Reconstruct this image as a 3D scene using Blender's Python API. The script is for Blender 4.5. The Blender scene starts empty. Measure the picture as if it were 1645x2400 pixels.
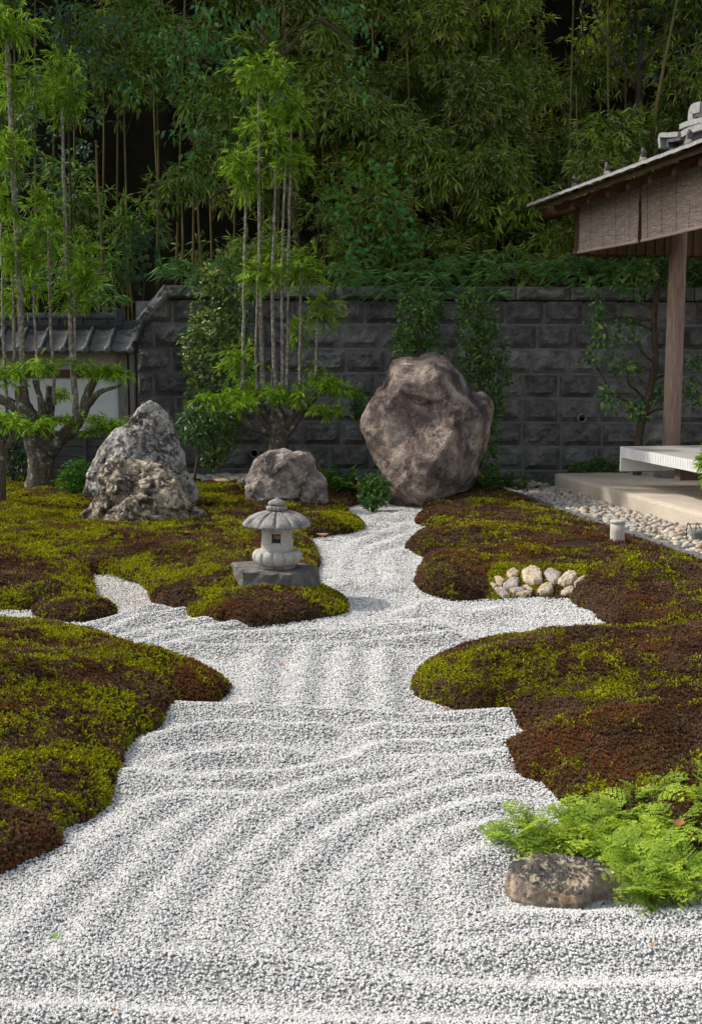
import bpy, bmesh, math, random
import numpy as np
from mathutils import Vector, Matrix
R_ = math.radians
rng = np.random.default_rng(11); random.seed(11)
SC = bpy.context.scene
# ------------------------------------------------------------------ camera
F, CX, CY, CH, HZ = 2800.0, 822.5, 1200.0, 1.55, 835.0
TH = math.atan((CY - HZ) / F)
cam_d = bpy.data.cameras.new('camera'); cam = bpy.data.objects.new('camera', cam_d)
SC.collection.objects.link(cam); SC.camera = cam
cam.location = (0, 0, CH); cam.rotation_euler = (math.pi / 2 - TH, 0, 0)
cam_d.sensor_fit = 'HORIZONTAL'; cam_d.sensor_width = 36.0; cam_d.lens = F / 1645 * 36
cam_d.clip_start = 0.05; cam_d.clip_end = 500
cam_d.dof.use_dof = True; cam_d.dof.focus_distance = 6.4; cam_d.dof.aperture_fstop = 16.0
# ------------------------------------------------------------------ light
SUN_TO = Vector((-0.84, 0.24, 0.84)).normalized()
SUN_EL = math.asin(SUN_TO.z); SUN_AZ = math.atan2(SUN_TO.x, SUN_TO.y)
W = bpy.data.worlds.new('World'); SC.world = W; W.use_nodes = True
wn = W.node_tree.nodes; sky = wn.new('ShaderNodeTexSky'); sky.sky_type = 'NISHITA'; sky.sun_disc = False
sky.sun_elevation = SUN_EL; sky.sun_rotation = SUN_AZ; sky.air_density = 1.3; sky.dust_density = 2.5
bw = wn.new('ShaderNodeRGBToBW'); mxw = wn.new('ShaderNodeMix'); mxw.data_type = 'RGBA'; mxw.inputs[0].default_value = 0.62      # thin high haze pales the blue
for a_, b_ in ((sky.outputs[0], bw.inputs[0]), (sky.outputs[0], mxw.inputs[6]), (bw.outputs[0], mxw.inputs[7]), (mxw.outputs[2], wn['Background'].inputs[0])): W.node_tree.links.new(a_, b_)
wn['Background'].inputs[1].default_value = 0.15
sl = bpy.data.lights.new('sun', 'SUN'); sl.energy = 2.45; sl.angle = R_(0.9); sl.color = (1.0, 0.945, 0.85)
so = bpy.data.objects.new('sun', sl); SC.collection.objects.link(so)
so.rotation_euler = SUN_TO.to_track_quat('Z', 'Y').to_euler(); so.location = (-8, 6, 12)
SC.view_settings.view_transform = 'Standard'; SC.view_settings.look = 'None'
SC.view_settings.exposure = 0.60; SC.view_settings.gamma = 1.0; SC.view_settings.use_curve_mapping = False
# ------------------------------------------------------------------ helpers
def ray(px, py):
    x = (px - CX) / F; y = -(py - CY) / F
    c, s = math.cos(TH), math.sin(TH)
    return np.array((x, c + y * s, -s + y * c))
def G(px, py, z=0.0):                       # a point of the photograph on the level z
    d = ray(px, py); t = (z - CH) / d[2]; return np.array((0, 0, CH)) + d * t
def D(px, py, Y):                           # a point of the photograph at the distance Y
    d = ray(px, py); return np.array((0, 0, CH)) + d * (Y / d[1])
def ppm(Y): return F / Y                    # photograph pixels per metre
COL = SC.collection
def _h(i, s):
    i = (i * 374761393 + s * 668265263) & 0xffffffff
    i = ((i ^ (i >> 13)) * 1274126177) & 0xffffffff
    return ((i ^ (i >> 16)) & 0xffff) / 65535.0
def vnoise(p, seed=0):                      # smooth value noise -1..1, p (N,3)
    p = np.asarray(p, dtype=np.float64); i = np.floor(p).astype(np.int64); f = p - i
    f = f * f * f * (f * (f * 6 - 15) + 10); out = 0
    for dx in (0, 1):
        wx = f[:, 0] if dx else 1 - f[:, 0]
        for dy in (0, 1):
            wy = f[:, 1] if dy else 1 - f[:, 1]
            for dz in (0, 1):
                wz = f[:, 2] if dz else 1 - f[:, 2]
                k = (i[:, 0] + dx) * 73856093 ^ (i[:, 1] + dy) * 19349663 ^ (i[:, 2] + dz) * 83492791
                out = out + wx * wy * wz * _h(k & 0xffffffff, seed + 1)
    return out * 2 - 1
def fbm(p, o=4, seed=0, g=0.5):
    p = np.asarray(p, dtype=np.float64); a, s, t = 1.0, 0.0, 0.0
    for k in range(o):
        s = s + a * vnoise(p * 2 ** k + 17.3 * k, seed + k); t += a; a *= g
    return s / t
def fbm2(x, y, sc, o=4, seed=0, g=0.5):
    x = np.asarray(x, float).ravel(); y = np.asarray(y, float).ravel()
    return fbm(np.stack([x * sc, y * sc, np.full_like(x, 0.37)], 1), o, seed, g)
def mesh_np(name, v, f, smooth=False, mat=None, cols=None):
    v = np.asarray(v, np.float32); me = bpy.data.meshes.new(name)
    groups = f if isinstance(f, list) else [f]
    groups = [np.asarray(g, np.int32) for g in groups if len(g)]
    me.vertices.add(len(v)); me.vertices.foreach_set('co', v.ravel())
    if groups:
        li = np.concatenate([g.ravel() for g in groups]); n = sum(len(g) for g in groups)
        tot = np.concatenate([np.full(len(g), g.shape[1], np.int32) for g in groups])
        st = np.concatenate([[0], np.cumsum(tot)[:-1]]).astype(np.int32)
        me.loops.add(len(li)); me.loops.foreach_set('vertex_index', li)
        me.polygons.add(n); me.polygons.foreach_set('loop_start', st); me.polygons.foreach_set('loop_total', tot)
        me.polygons.foreach_set('use_smooth', np.full(n, smooth))
    if cols is not None:
        a = me.attributes.new('col', 'FLOAT_COLOR', 'POINT')
        c = np.ones((len(v), 4), np.float32); c[:, :3] = cols; a.data.foreach_set('color', c.ravel())
    me.update(calc_edges=True)
    if not groups: pass
    if mat: me.materials.append(mat)
    return me
def ob(name, me, parent=None, loc=None, rot=None, scale=None):
    o = bpy.data.objects.new(name, me); COL.objects.link(o)
    if parent is not None: o.parent = parent
    if loc is not None: o.location = loc
    if rot is not None: o.rotation_euler = rot
    if scale is not None: o.scale = scale
    return o
def tag(o, label=None, cat=None, group=None, kind=None):
    if label: o['label'] = label
    if cat: o['category'] = cat
    if group: o['group'] = group
    if kind: o['kind'] = kind
    return o
def thing(name, label, cat, loc=(0, 0, 0), group=None, rot=None):
    o = ob(name, None, None, loc, rot); o.empty_display_size = 0.1
    return tag(o, label, cat, group)
class MB:
    def __init__(s): s.v = []; s.f = []; s.n = 0
    def add(s, v, f):
        s.v.extend([tuple(map(float, p)) for p in v]); s.f.extend([tuple(i + s.n for i in q) for q in f]); s.n += len(v)
    def box(s, c, d, M=None, bev=0.0):
        hx, hy, hz = d[0] / 2, d[1] / 2, d[2] / 2; b = min(bev, hx * .9, hy * .9, hz * .9)
        if b <= 0:
            v = [(x * hx, y * hy, z * hz) for z in (-1, 1) for y in (-1, 1) for x in (-1, 1)]
            f = [(0, 2, 3, 1), (4, 5, 7, 6), (0, 1, 5, 4), (2, 6, 7, 3), (0, 4, 6, 2), (1, 3, 7, 5)]
        else:
            bm = bmesh.new(); bmesh.ops.create_cube(bm, size=1)
            for q in bm.verts: q.co = (q.co.x * 2 * hx, q.co.y * 2 * hy, q.co.z * 2 * hz)
            bmesh.ops.bevel(bm, geom=bm.edges[:], offset=b, segments=2, affect='EDGES', profile=.6)
            bm.verts.index_update(); v = [tuple(q.co) for q in bm.verts]; f = [tuple(w.index for w in q.verts) for q in bm.faces]; bm.free()
        out = []
        for p in v:
            p = Vector(p)
            if M is not None: p = M @ p
            out.append((p.x + c[0], p.y + c[1], p.z + c[2]))
        s.add(out, f)
    def tube(s, pts, rad, seg=8, cap=True, wob=0.0):
        pts = [Vector(map(float, p)) for p in pts]; n = len(pts)
        if not hasattr(rad, '__len__'): rad = [rad] * n
        ref = None; vs = []; fs = []
        for i in range(n):
            t = (pts[min(i + 1, n - 1)] - pts[max(i - 1, 0)]).normalized()
            if ref is None: ref = t.orthogonal().normalized()
            ref = (ref - t * ref.dot(t)); ref = ref.normalized() if ref.length > 1e-6 else t.orthogonal().normalized()
            bi = t.cross(ref)
            for k in range(seg):
                a = 2 * math.pi * k / seg; r = rad[i] * (1 + wob * random.uniform(-1, 1))
                vs.append(pts[i] + (ref * math.cos(a) + bi * math.sin(a)) * r)
        for i in range(n - 1):
            for k in range(seg):
                a, b = i * seg + k, i * seg + (k + 1) % seg; fs.append((a, b, b + seg, a + seg))
        if cap:
            fs.append(tuple(range(seg))[::-1]); fs.append(tuple((n - 1) * seg + k for k in range(seg)))
        s.add(vs, fs)
    def lathe(s, prof, seg=32, c=(0, 0, 0), rfun=None):
        vs = []; fs = []; n = len(prof)
        for i, (r, z) in enumerate(prof):
            for k in range(seg):
                a = 2 * math.pi * k / seg; rr = r * (rfun(a, i) if rfun else 1)
                vs.append((c[0] + rr * math.cos(a), c[1] + rr * math.sin(a), c[2] + z))
        for i in range(n - 1):
            for k in range(seg):
                a, b = i * seg + k, i * seg + (k + 1) % seg; fs.append((a, b, b + seg, a + seg))
        fs.append(tuple(range(seg))[::-1]); fs.append(tuple((n - 1) * seg + k for k in range(seg)))
        s.add(vs, fs)
    def mesh(s, name, mat=None, smooth=False):
        me = bpy.data.meshes.new(name); me.from_pydata(s.v, [], s.f)
        if smooth: me.polygons.foreach_set('use_smooth', np.full(len(me.polygons), True))
        me.update()
        if mat: me.materials.append(mat)
        return me
    def build(s, name, mat=None, parent=None, smooth=False, loc=None, rot=None):
        return ob(name, s.mesh(name, mat, smooth), parent, loc, rot)
def smooth_pts(pts, n=6):                    # Catmull-Rom through the points
    P = [np.array(p, float) for p in pts]; P = [2 * P[0] - P[1]] + P + [2 * P[-1] - P[-2]]; out = []
    for i in range(1, len(P) - 2):
        for k in range(n):
            t = k / n; a, b, c, d = P[i - 1], P[i], P[i + 1], P[i + 2]
            out.append(.5 * (2 * b + (c - a) * t + (2 * a - 5 * b + 4 * c - d) * t * t + (3 * b - 3 * c + d - a) * t ** 3))
    out.append(P[-2]); return out
# ------------------------------------------------------------------ materials
def nmat(name, rough=0.7, spec=0.3):
    m = bpy.data.materials.new(name); m.use_nodes = True; t = m.node_tree
    b = t.nodes['Principled BSDF']; b.inputs['Roughness'].default_value = rough
    b.inputs['Specular IOR Level'].default_value = spec
    return m, t, b
def nd(t, typ, **kw):
    n = t.nodes.new(typ)
    for k, v in kw.items():
        if k[0] == '_': setattr(n, k[1:], v)
        else: n.inputs[k].default_value = v
    return n
def lk(t, a, b): t.links.new(a, b)
def pos_node(t, scale=(1, 1, 1), obj=False):
    if obj: g = nd(t, 'ShaderNodeTexCoord').outputs['Object']
    else: g = nd(t, 'ShaderNodeNewGeometry').outputs['Position']
    mp = nd(t, 'ShaderNodeMapping'); mp.inputs['Scale'].default_value = scale; lk(t, g, mp.inputs['Vector'])
    return mp.outputs[0]
def ramp(t, fac, stops, interp='LINEAR'):
    r = nd(t, 'ShaderNodeValToRGB'); e = r.color_ramp.elements; r.color_ramp.interpolation = interp
    while len(e) < len(stops): e.new(0.5)
    for q, (p, c) in zip(e, stops):
        q.position = p; q.color = (c[0], c[1], c[2], 1) if hasattr(c, '__len__') else (c, c, c, 1)
    lk(t, fac, r.inputs[0]); return r.outputs[0]
def mixc(t, fac, a, b, mode='MIX'):
    m = nd(t, 'ShaderNodeMix', _data_type='RGBA', _blend_type=mode)
    for sock, val in ((m.inputs[0], fac), (m.inputs[6], a), (m.inputs[7], b)):
        if isinstance(val, (int, float)): sock.default_value = val
        elif isinstance(val, (tuple, list)): sock.default_value = (val[0], val[1], val[2], 1)
        else: lk(t, val, sock)
    return m.outputs[2]
def noise(t, vec, scale, detail=6, rough=.55, dist=0.0):
    n = nd(t, 'ShaderNodeTexNoise', Scale=scale, Detail=detail, Roughness=rough, Distortion=dist); lk(t, vec, n.inputs['Vector']); return n.outputs[0]
def voro(t, vec, scale, feature='F1', out=0):
    n = nd(t, 'ShaderNodeTexVoronoi', _feature=feature, Scale=scale); lk(t, vec, n.inputs['Vector']); return n.outputs[out]
def bump(t, b, h, strength=.4, dist=.02):
    n = nd(t, 'ShaderNodeBump', Strength=strength, Distance=dist); lk(t, h, n.inputs['Height']); lk(t, n.outputs[0], b.inputs['Normal']); return n
def leaf_mat(name, rough=.55, trans=.3, spec=.10, var=.25, rnd=False):
    m, t, b = nmat(name, rough, spec)
    a = nd(t, 'ShaderNodeAttribute', _attribute_name='col')
    n = noise(t, pos_node(t), 9.0, 2)
    v = ramp(t, n, [(.3, 1 - var), (.7, 1 + var)])
    c = mixc(t, 1.0, a.outputs[0], v, 'MULTIPLY'); lk(t, c, b.inputs['Base Color'])
    if rnd: c = mixc(t, 1.0, c, ramp(t, nd(t, 'ShaderNodeObjectInfo').outputs['Random'], [(0, (.55, .6, .6)), (.6, (1, 1, 1)), (1, (1.25, 1.1, .9))]), 'MULTIPLY'); lk(t, c, b.inputs['Base Color'])
    tr = nd(t, 'ShaderNodeBsdfTranslucent'); c2 = mixc(t, 1.0, c, (1.25, 1.35, .6), 'MULTIPLY'); lk(t, c2, tr.inputs[0])
    mx = nd(t, 'ShaderNodeMixShader', Fac=trans); lk(t, b.outputs[0], mx.inputs[1]); lk(t, tr.outputs[0], mx.inputs[2])
    lk(t, mx.outputs[0], t.nodes['Material Output'].inputs[0]); return m
M_LEAF = leaf_mat('leaf'); M_GLOSS = leaf_mat('glossy_leaf', .38, .18, .28); M_NEEDLE = leaf_mat('needle', .7, .3, .04, .35)
M_FERN = leaf_mat('fern_leaf', .6, .35, .10, .25, True)
def inst_mat(name, rough, use_rand=0.0, trans=0.0, spec=.3):
    m, t, b = nmat(name, rough, spec)
    a = nd(t, 'ShaderNodeAttribute', _attribute_name='icol', _attribute_type='INSTANCER')
    c = a.outputs[0]
    lk(t, c, b.inputs['Base Color'])
    if trans:
        tr = nd(t, 'ShaderNodeBsdfTranslucent'); lk(t, c, tr.inputs[0]); mx = nd(t, 'ShaderNodeMixShader', Fac=trans)
        lk(t, b.outputs[0], mx.inputs[1]); lk(t, tr.outputs[0], mx.inputs[2]); lk(t, mx.outputs[0], t.nodes['Material Output'].inputs[0])
    return m
M_GRAIN = inst_mat('gravel_grain', .8, spec=.1); M_SPRIG = inst_mat('moss_sprig', .8, trans=.2, spec=.03)
def bark_mat(name, c1, c2, sc=30, lich=(.32, .33, .29), amt=.55):
    m, t, b = nmat(name, .85, .15)
    v = pos_node(t, (1, 1, .25)); n = noise(t, v, sc, 8, .65); base = ramp(t, n, [(.3, c1), (.7, c2)])
    l = ramp(t, noise(t, pos_node(t), sc * .5, 6, .7), [(amt, 0), (amt + .1, 1)])
    lk(t, mixc(t, l, base, lich), b.inputs['Base Color']); bump(t, b, n, .8, .01); return m
M_BARK = bark_mat('cedar_bark', (.035, .028, .02), (.14, .115, .085)); M_STEM = bark_mat('cedar_stem', (.11, .085, .058), (.27, .22, .165), 60, (.37, .38, .33), .49)
M_BARK2 = bark_mat('tree_bark', (.045, .033, .022), (.12, .09, .06), 40, (.2, .2, .16), .6)
def wood_mat(name, c1, c2, sc=(4, 4, .6), k=20, rough=.7, obj=True):
    m, t, b = nmat(name, rough, .2)
    n = noise(t, pos_node(t, sc, obj), k, 6, .6, .4); lk(t, ramp(t, n, [(.3, c1), (.7, c2)]), b.inputs['Base Color']); bump(t, b, n, .25, .004); return m
def rock_mat(name, stops, sc=3.0, spots=None, dark=None, bsc=14, bstr=.7, veins=None, cracks=None):
    m, t, b = nmat(name, .85, .2); p = pos_node(t)
    n1 = noise(t, p, sc, 10, .62, .6); c = ramp(t, n1, stops)
    fine = noise(t, p, sc * 14, 6, .7); c = mixc(t, .75, c, ramp(t, fine, [(.3, .55), (.7, 1.35)]), 'MULTIPLY')
    if spots:
        for (scl, thr, colr, f) in spots:
            s = ramp(t, noise(t, p, scl, 8, .7, .3), [(thr, 0), (thr + .06, 1)]); c = mixc(t, mixc(t, 1.0, s, (f, f, f), 'MULTIPLY'), c, colr)
    if veins:
        for scl, w, colr in veins:
            e = nd(t, 'ShaderNodeTexVoronoi', _feature='DISTANCE_TO_EDGE', Scale=scl)
            dv = nd(t, 'ShaderNodeVectorMath', _operation='ADD'); nz = nd(t, 'ShaderNodeTexNoise', Scale=scl * 1.5, Detail=4)
            lk(t, p, nz.inputs[0]); lk(t, p, dv.inputs[0]); sc2 = nd(t, 'ShaderNodeVectorMath', _operation='SCALE'); sc2.inputs['Scale'].default_value = .35 / scl * 2
            lk(t, nz.outputs[1], sc2.inputs[0]); lk(t, sc2.outputs[0], dv.inputs[1]); lk(t, dv.outputs[0], e.inputs['Vector'])
            s = ramp(t, e.outputs[0], [(0, 1), (w, 0)]); c = mixc(t, s, c, colr)
    if cracks:
        for scl, w, amt in cracks:
            s = ramp(t, noise(t, p, scl, 5, .55, 1.2), [(.5 - w, 0), (.5, 1), (.5 + w, 0)]); s = mixc(t, 1.0, s, ramp(t, noise(t, p, scl * .8, 2), [(.45, 0), (.6, amt)]), 'MULTIPLY'); c = mixc(t, s, c, (.028, .022, .02))
    lk(t, c, b.inputs['Base Color'])
    h = nd(t, 'ShaderNodeMath', _operation='ADD'); lk(t, n1, h.inputs[0]); lk(t, noise(t, p, bsc, 10, .65), h.inputs[1])
    bump(t, b, h.outputs[0], bstr, .05); return m
# ------------------------------------------------------------------ instancing of what nobody could count
def scatter(name, pts, eul, scl, idx, col, variants, parent=None):
    me = bpy.data.meshes.new(name); n = len(pts); me.vertices.add(n)
    me.vertices.foreach_set('co', np.asarray(pts, np.float32).ravel())
    for nm, ty, key, dat in (('rot', 'FLOAT_VECTOR', 'vector', eul), ('scl', 'FLOAT_VECTOR', 'vector', scl), ('idx', 'INT', 'value', idx)):
        a = me.attributes.new(nm, ty, 'POINT'); a.data.foreach_set(key, np.asarray(dat, np.int32 if ty == 'INT' else np.float32).ravel())
    c = np.ones((n, 4), np.float32); c[:, :3] = col; a = me.attributes.new('icol', 'FLOAT_COLOR', 'POINT'); a.data.foreach_set('color', c.ravel())
    o = ob(name, me, parent); o['kind'] = 'stuff'
    vc = bpy.data.collections.new(name + '_shapes')
    for q in variants: vc.objects.link(q)
    ng = bpy.data.node_groups.new(name + '_scatter', 'GeometryNodeTree')
    ng.interface.new_socket('Geometry', in_out='INPUT', socket_type='NodeSocketGeometry'); ng.interface.new_socket('Geometry', in_out='OUTPUT', socket_type='NodeSocketGeometry')
    gi = ng.nodes.new('NodeGroupInput'); go = ng.nodes.new('NodeGroupOutput'); ip = ng.nodes.new('GeometryNodeInstanceOnPoints')
    ci = ng.nodes.new('GeometryNodeCollectionInfo'); ci.inputs['Collection'].default_value = vc
    ci.inputs['Separate Children'].default_value = True; ci.inputs['Reset Children'].default_value = True
    ip.inputs['Pick Instance'].default_value = True
    def na(nm, ty):
        q = ng.nodes.new('GeometryNodeInputNamedAttribute'); q.data_type = ty; q.inputs['Name'].default_value = nm; return q.outputs[0]
    L = ng.links.new
    mp = ng.nodes.new('GeometryNodeMeshToPoints'); L(gi.outputs[0], mp.inputs[0]); L(mp.outputs[0], ip.inputs['Points'])
    L(ci.outputs[0], ip.inputs['Instance']); L(na('idx', 'INT'), ip.inputs['Instance Index'])
    er = ng.nodes.new('FunctionNodeEulerToRotation'); L(na('rot', 'FLOAT_VECTOR'), er.inputs[0]); L(er.outputs[0], ip.inputs['Rotation'])
    L(na('scl', 'FLOAT_VECTOR'), ip.inputs['Scale']); L(ip.outputs[0], go.inputs[0])
    md = o.modifiers.new('scatter', 'NODES'); md.node_group = ng; return o
def euler_on(nrm, spin):                     # euler angles that stand z on the normal, spun about it
    n = nrm / np.linalg.norm(nrm, axis=1, keepdims=True)
    ref = np.stack([np.cos(spin), np.sin(spin), np.zeros_like(spin)], 1)
    x = ref - n * (ref * n).sum(1, keepdims=True); x /= np.linalg.norm(x, axis=1, keepdims=True); y = np.cross(n, x)
    return np.stack([np.arctan2(y[:, 2], n[:, 2]), -np.arcsin(np.clip(x[:, 2], -1, 1)), np.arctan2(x[:, 1], x[:, 0])], 1)
def in_view(p, mx=.9, top=None):             # inside the picture widened by a margin in metres
    s = F / np.maximum(p[:, 1], .3); m = mx * s
    u = p[:, 0] * s; return (np.abs(u) < CX + m)
def seg_dist(x, y, poly, closed=True):
    x = np.asarray(x).ravel(); y = np.asarray(y).ravel(); d = np.full(x.shape, 1e9); P = np.asarray(poly)[:, :2]
    n = len(P)
    for i in range(n if closed else n - 1):
        a, b = P[i], P[(i + 1) % n]; ab = b - a; L2 = ab @ ab + 1e-12
        t = np.clip(((x - a[0]) * ab[0] + (y - a[1]) * ab[1]) / L2, 0, 1)
        d = np.minimum(d, np.hypot(x - a[0] - t * ab[0], y - a[1] - t * ab[1]))
    return d
def inside(x, y, poly):
    x = np.asarray(x).ravel(); y = np.asarray(y).ravel(); P = np.asarray(poly)[:, :2]; n = len(P); c = np.zeros(x.shape, bool)
    for i in range(n):
        a, b = P[i], P[i - 1]
        cond = ((a[1] > y) != (b[1] > y)); c ^= cond & (x < (b[0] - a[0]) * (y - a[1]) / (b[1] - a[1] + 1e-12) + a[0])
    return c
# ================================================================== the ground
def wp(q):                                   # outline entry -> ground point
    if q[0] == 'w': return np.array((q[1], q[2]))
    return G(q[0], q[1], q[2] if len(q) > 2 else 0.0)[:2]
def poly_of(lst, n=3):
    P = [wp(q) for q in lst]; out = []; m = len(P)
    for i in range(m):
        a, b, c, d = P[i - 1], P[i], P[(i + 1) % m], P[(i + 2) % m]
        for k in range(n):
            t = k / n; out.append(b + (c - b) * t + .5 * t * (1 - t) * ((c - a) * (1 - t) - (d - b) * t) * .5)
    return np.array(out)
# building axes: the pavilion's eave, bench, platform and edging run along BE
BE = np.array(ray(280, HZ)); BE[2] = 0; BE /= np.linalg.norm(BE); BN = np.array((BE[1], -BE[0], 0.0))
BO = G(1297, 1150, 0.0)                      # far left corner of the platform
def B(u, v, z): return BO + BN * u - BE * v + np.array((0, 0, z))      # v runs towards the camera
def to_uv(p): q = np.asarray(p, float) - BO; return q @ BN, -(q @ BE)
EDG_U = to_uv(G(1420, 1241, 0.02))[0]
MOUNDS = [
 dict(n='near_left', H=.22, s=.62, bias=.17, label='green and rust moss mound at the near left edge of the gravel', poly=[
   ('w', -1.75, 3.1), ('w', -1.28, 3.3), (0, 2056), (70, 2018), (141, 1986), (146, 1949), (208, 1923), (260, 1889), (266, 1855), (289, 1819), (292, 1770), (318, 1738), (365, 1722), (391, 1681), (432, 1660), (500, 1655), (547, 1616), (531, 1580, .05), (495, 1558, .07), (443, 1532, .09), (365, 1506, .1), (292, 1483, .1), (219, 1462, .1), (150, 1453, .08), (78, 1450, .08), (0, 1443, .08), ('w', -2.6, 7.0), ('w', -3.0, 5.0)], bumps=[(120, 1640, .5, .05)]),
 dict(n='lobe', H=.05, s=.12, bias=.12, label='small low moss tongue at the left edge between two larger mounds', poly=[
   (73, 1440), (85, 1425), (140, 1412), (200, 1408), (250, 1415, .03), (274, 1436), (258, 1450), (190, 1458), (100, 1450)], bumps=[]),
 dict(n='lantern', H=.10, s=.4, bias=.04, label='broad green moss mound around the stone lantern and left rocks', poly=[
   ('w', -3.6, 7.2), (0, 1432), (70, 1430), (150, 1421), (219, 1405), (222, 1382), (212, 1352), (225, 1346), (262, 1352), (320, 1368), (348, 1390), (354, 1410), (375, 1421), (417, 1429), (440, 1447), (470, 1456), (500, 1468), (526, 1463), (573, 1474), (625, 1468), (677, 1461), (750, 1450), (797, 1440), (817, 1431), (813, 1411), (787, 1392), (752, 1380), (744, 1340), (748, 1322), (748, 1305), (729, 1272), (724, 1264), (782, 1256), (830, 1249), (854, 1240), (846, 1224), (818, 1206), (815, 1190), (870, 1178), (880, 1160), ('w', .25, 14.4), ('w', -4.6, 14.4), ('w', -4.6, 10)],
   bumps=[(640, 1385, .24, -.055), (560, 1440, .2, .02), (100, 1290, .5, .04), (420, 1310, .3, .02), (760, 1225, .3, .03), (215, 1330, .15, .04), (330, 1225, .45, -.06)]),
 dict(n='pavilion', H=.10, s=.35, bias=-.37, label='brown and green moss mound between the upright boulder and the pebble strip', poly=[
   (1000, 1190), (971, 1225), (992, 1236), (1013, 1240), (987, 1252), (950, 1280), (956, 1295), (997, 1311), (976, 1345), (971, 1374), (992, 1390), (1049, 1406), (1107, 1406), (1140, 1400), (1158, 1385), (1165, 1362, .03), (1190, 1345, .08), (1235, 1337, .10), (1300, 1338, .10), (1350, 1345, .09), (1362, 1362, .06), (1348, 1385, .02), (1341, 1412), (1388, 1434), (1404, 1450), (1440, 1468), ('w', 1.85, 6.2), ('w', 3.0, 5.8), ('E', 7.0), ('E', 0.35), ('w', 2.05, 13.9), ('w', 0.8, 14.0), (1000, 1165)],
   bumps=[(1490, 1370, .34, .10), (1420, 1420, .22, .05), (1090, 1350, .4, .05), (1100, 1270, .5, .04), (1085, 1150, .35, .09), (1260, 1320, .2, .02)]),
 dict(n='bed', H=.0, s=.1, bias=.5, ramp=((1250, 1402, 0), (1250, 1338, .105)), label='small mossy bank between the cream stones at the gravel edge', poly=[(1130, 1404), (1150, 1340, .06), (1200, 1325, .1), (1320, 1325, .1), (1380, 1340, .1), (1370, 1395), (1345, 1405), (1250, 1401)], bumps=[]),
 dict(n='near_right', H=.24, s=.66, bias=-.22, label='large brown moss mound with lime patches at the near right', poly=[
   (961, 1608), (980, 1584), (997, 1560, .03), (1039, 1530, .05), (1086, 1508, .07), (1148, 1484, .09), (1211, 1469, .1), (1284, 1469, .1), (1352, 1474, .1), (1440, 1473, .1), (1518, 1463, .1), (1570, 1450, .1), (1645, 1442, .1), ('w', 2.6, 7.4), ('w', 2.9, 5.2), ('w', 2.4, 3.7), (1645, 2040), (1560, 2010), (1470, 1950), (1400, 1915), (1362, 1898), (1320, 1889), (1273, 1839), (1227, 1829), (1190, 1795), (1180, 1763), (1227, 1748), (1242, 1733), (1227, 1720), (1190, 1688), (1180, 1677), (1101, 1674), (1039, 1658), (976, 1633)],
   bumps=[(1250, 1590, .45, .04), (1480, 1650, .5, .05)]),
]
def fix(q): return ('w', *B(EDG_U - .03, q[1], 0)[:2]) if q[0] == 'E' else q
for m in MOUNDS:
    m['poly'] = poly_of([fix(q) for q in m['poly']]); m['bb'] = (m['poly'].min(0) - .05, m['poly'].max(0) + .05)
    m['bumps'] = [(*G(a, b, .05)[:2], r, h) for a, b, r, h in m['bumps']]
def mound_z_raw(m, x, y):
    x = np.asarray(x, float).ravel(); y = np.asarray(y, float).ravel()
    sd = seg_dist(x, y, m['poly']); ins = inside(x, y, m['poly']); sd = np.where(ins, sd, -sd)
    sd = sd + .018 * fbm2(x, y, 9.0, 3, 5)
    p = np.maximum(sd, 0)
    z = m['H'] * (1 - np.exp(-p / m['s'])) + (.055 if 'ramp' not in m else .0) * (1 - np.exp(-p / .035))
    if 'ramp' in m:
        ya, yb = (G(*q)[1] for q in m['ramp']); return np.where(sd > 0, z + np.clip((y - ya) / (yb - ya), 0, 1.1) * m['ramp'][1][2] + .006 * fbm2(x, y, 20, 2, 3), sd * 1.2), sd
    for bx, by, r, h in m['bumps']:
        z = z + h * np.exp(-((x - bx) ** 2 + (y - by) ** 2) / (r * r)) * (1 - np.exp(-p / .1))
    z = z + (.05 * fbm2(x, y, 2.2, 3, 8) + .022 * fbm2(x, y, 9, 3, 3)) * (1 - np.exp(-p / .12))
    return np.where(sd > 0, z, sd * 1.2), sd
def grid_mound(m, st=.02):
    lo, hi = m['bb'][0] - .1, m['bb'][1] + .1; xs = np.arange(lo[0], hi[0] + st, st); ys = np.arange(lo[1], hi[1] + st, st); X, Y = np.meshgrid(xs, ys); z, sd = mound_z_raw(m, X, Y); m['grid'] = (lo, st, z.reshape(X.shape), sd.reshape(X.shape))
def mound_z(m, x, y):
    x = np.asarray(x, float).ravel(); y = np.asarray(y, float).ravel(); lo, st, Zg, Sg = m['grid']; fx = (x - lo[0]) / st; fy = (y - lo[1]) / st; out = (fx < 0) | (fy < 0) | (fx > Zg.shape[1] - 1.01) | (fy > Zg.shape[0] - 1.01)
    fx = np.clip(fx, 0, Zg.shape[1] - 1.01); fy = np.clip(fy, 0, Zg.shape[0] - 1.01); i = fx.astype(int); j = fy.astype(int); a = fx - i; b = fy - j
    bi = lambda A: A[j, i] * (1 - a) * (1 - b) + A[j, i + 1] * a * (1 - b) + A[j + 1, i] * (1 - a) * b + A[j + 1, i + 1] * a * b
    return np.where(out, -1.0, bi(Zg)), np.where(out, -1.0, bi(Sg))
for m in MOUNDS: grid_mound(m)
def ground_z(x, y):
    x = np.asarray(x, float).ravel(); y = np.asarray(y, float).ravel(); z = np.zeros(x.shape)
    for m in MOUNDS: z = np.maximum(z, mound_z(m, x, y)[0])
    return z
def gz(p): return float(ground_z([p[0]], [p[1]])[0])
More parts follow.
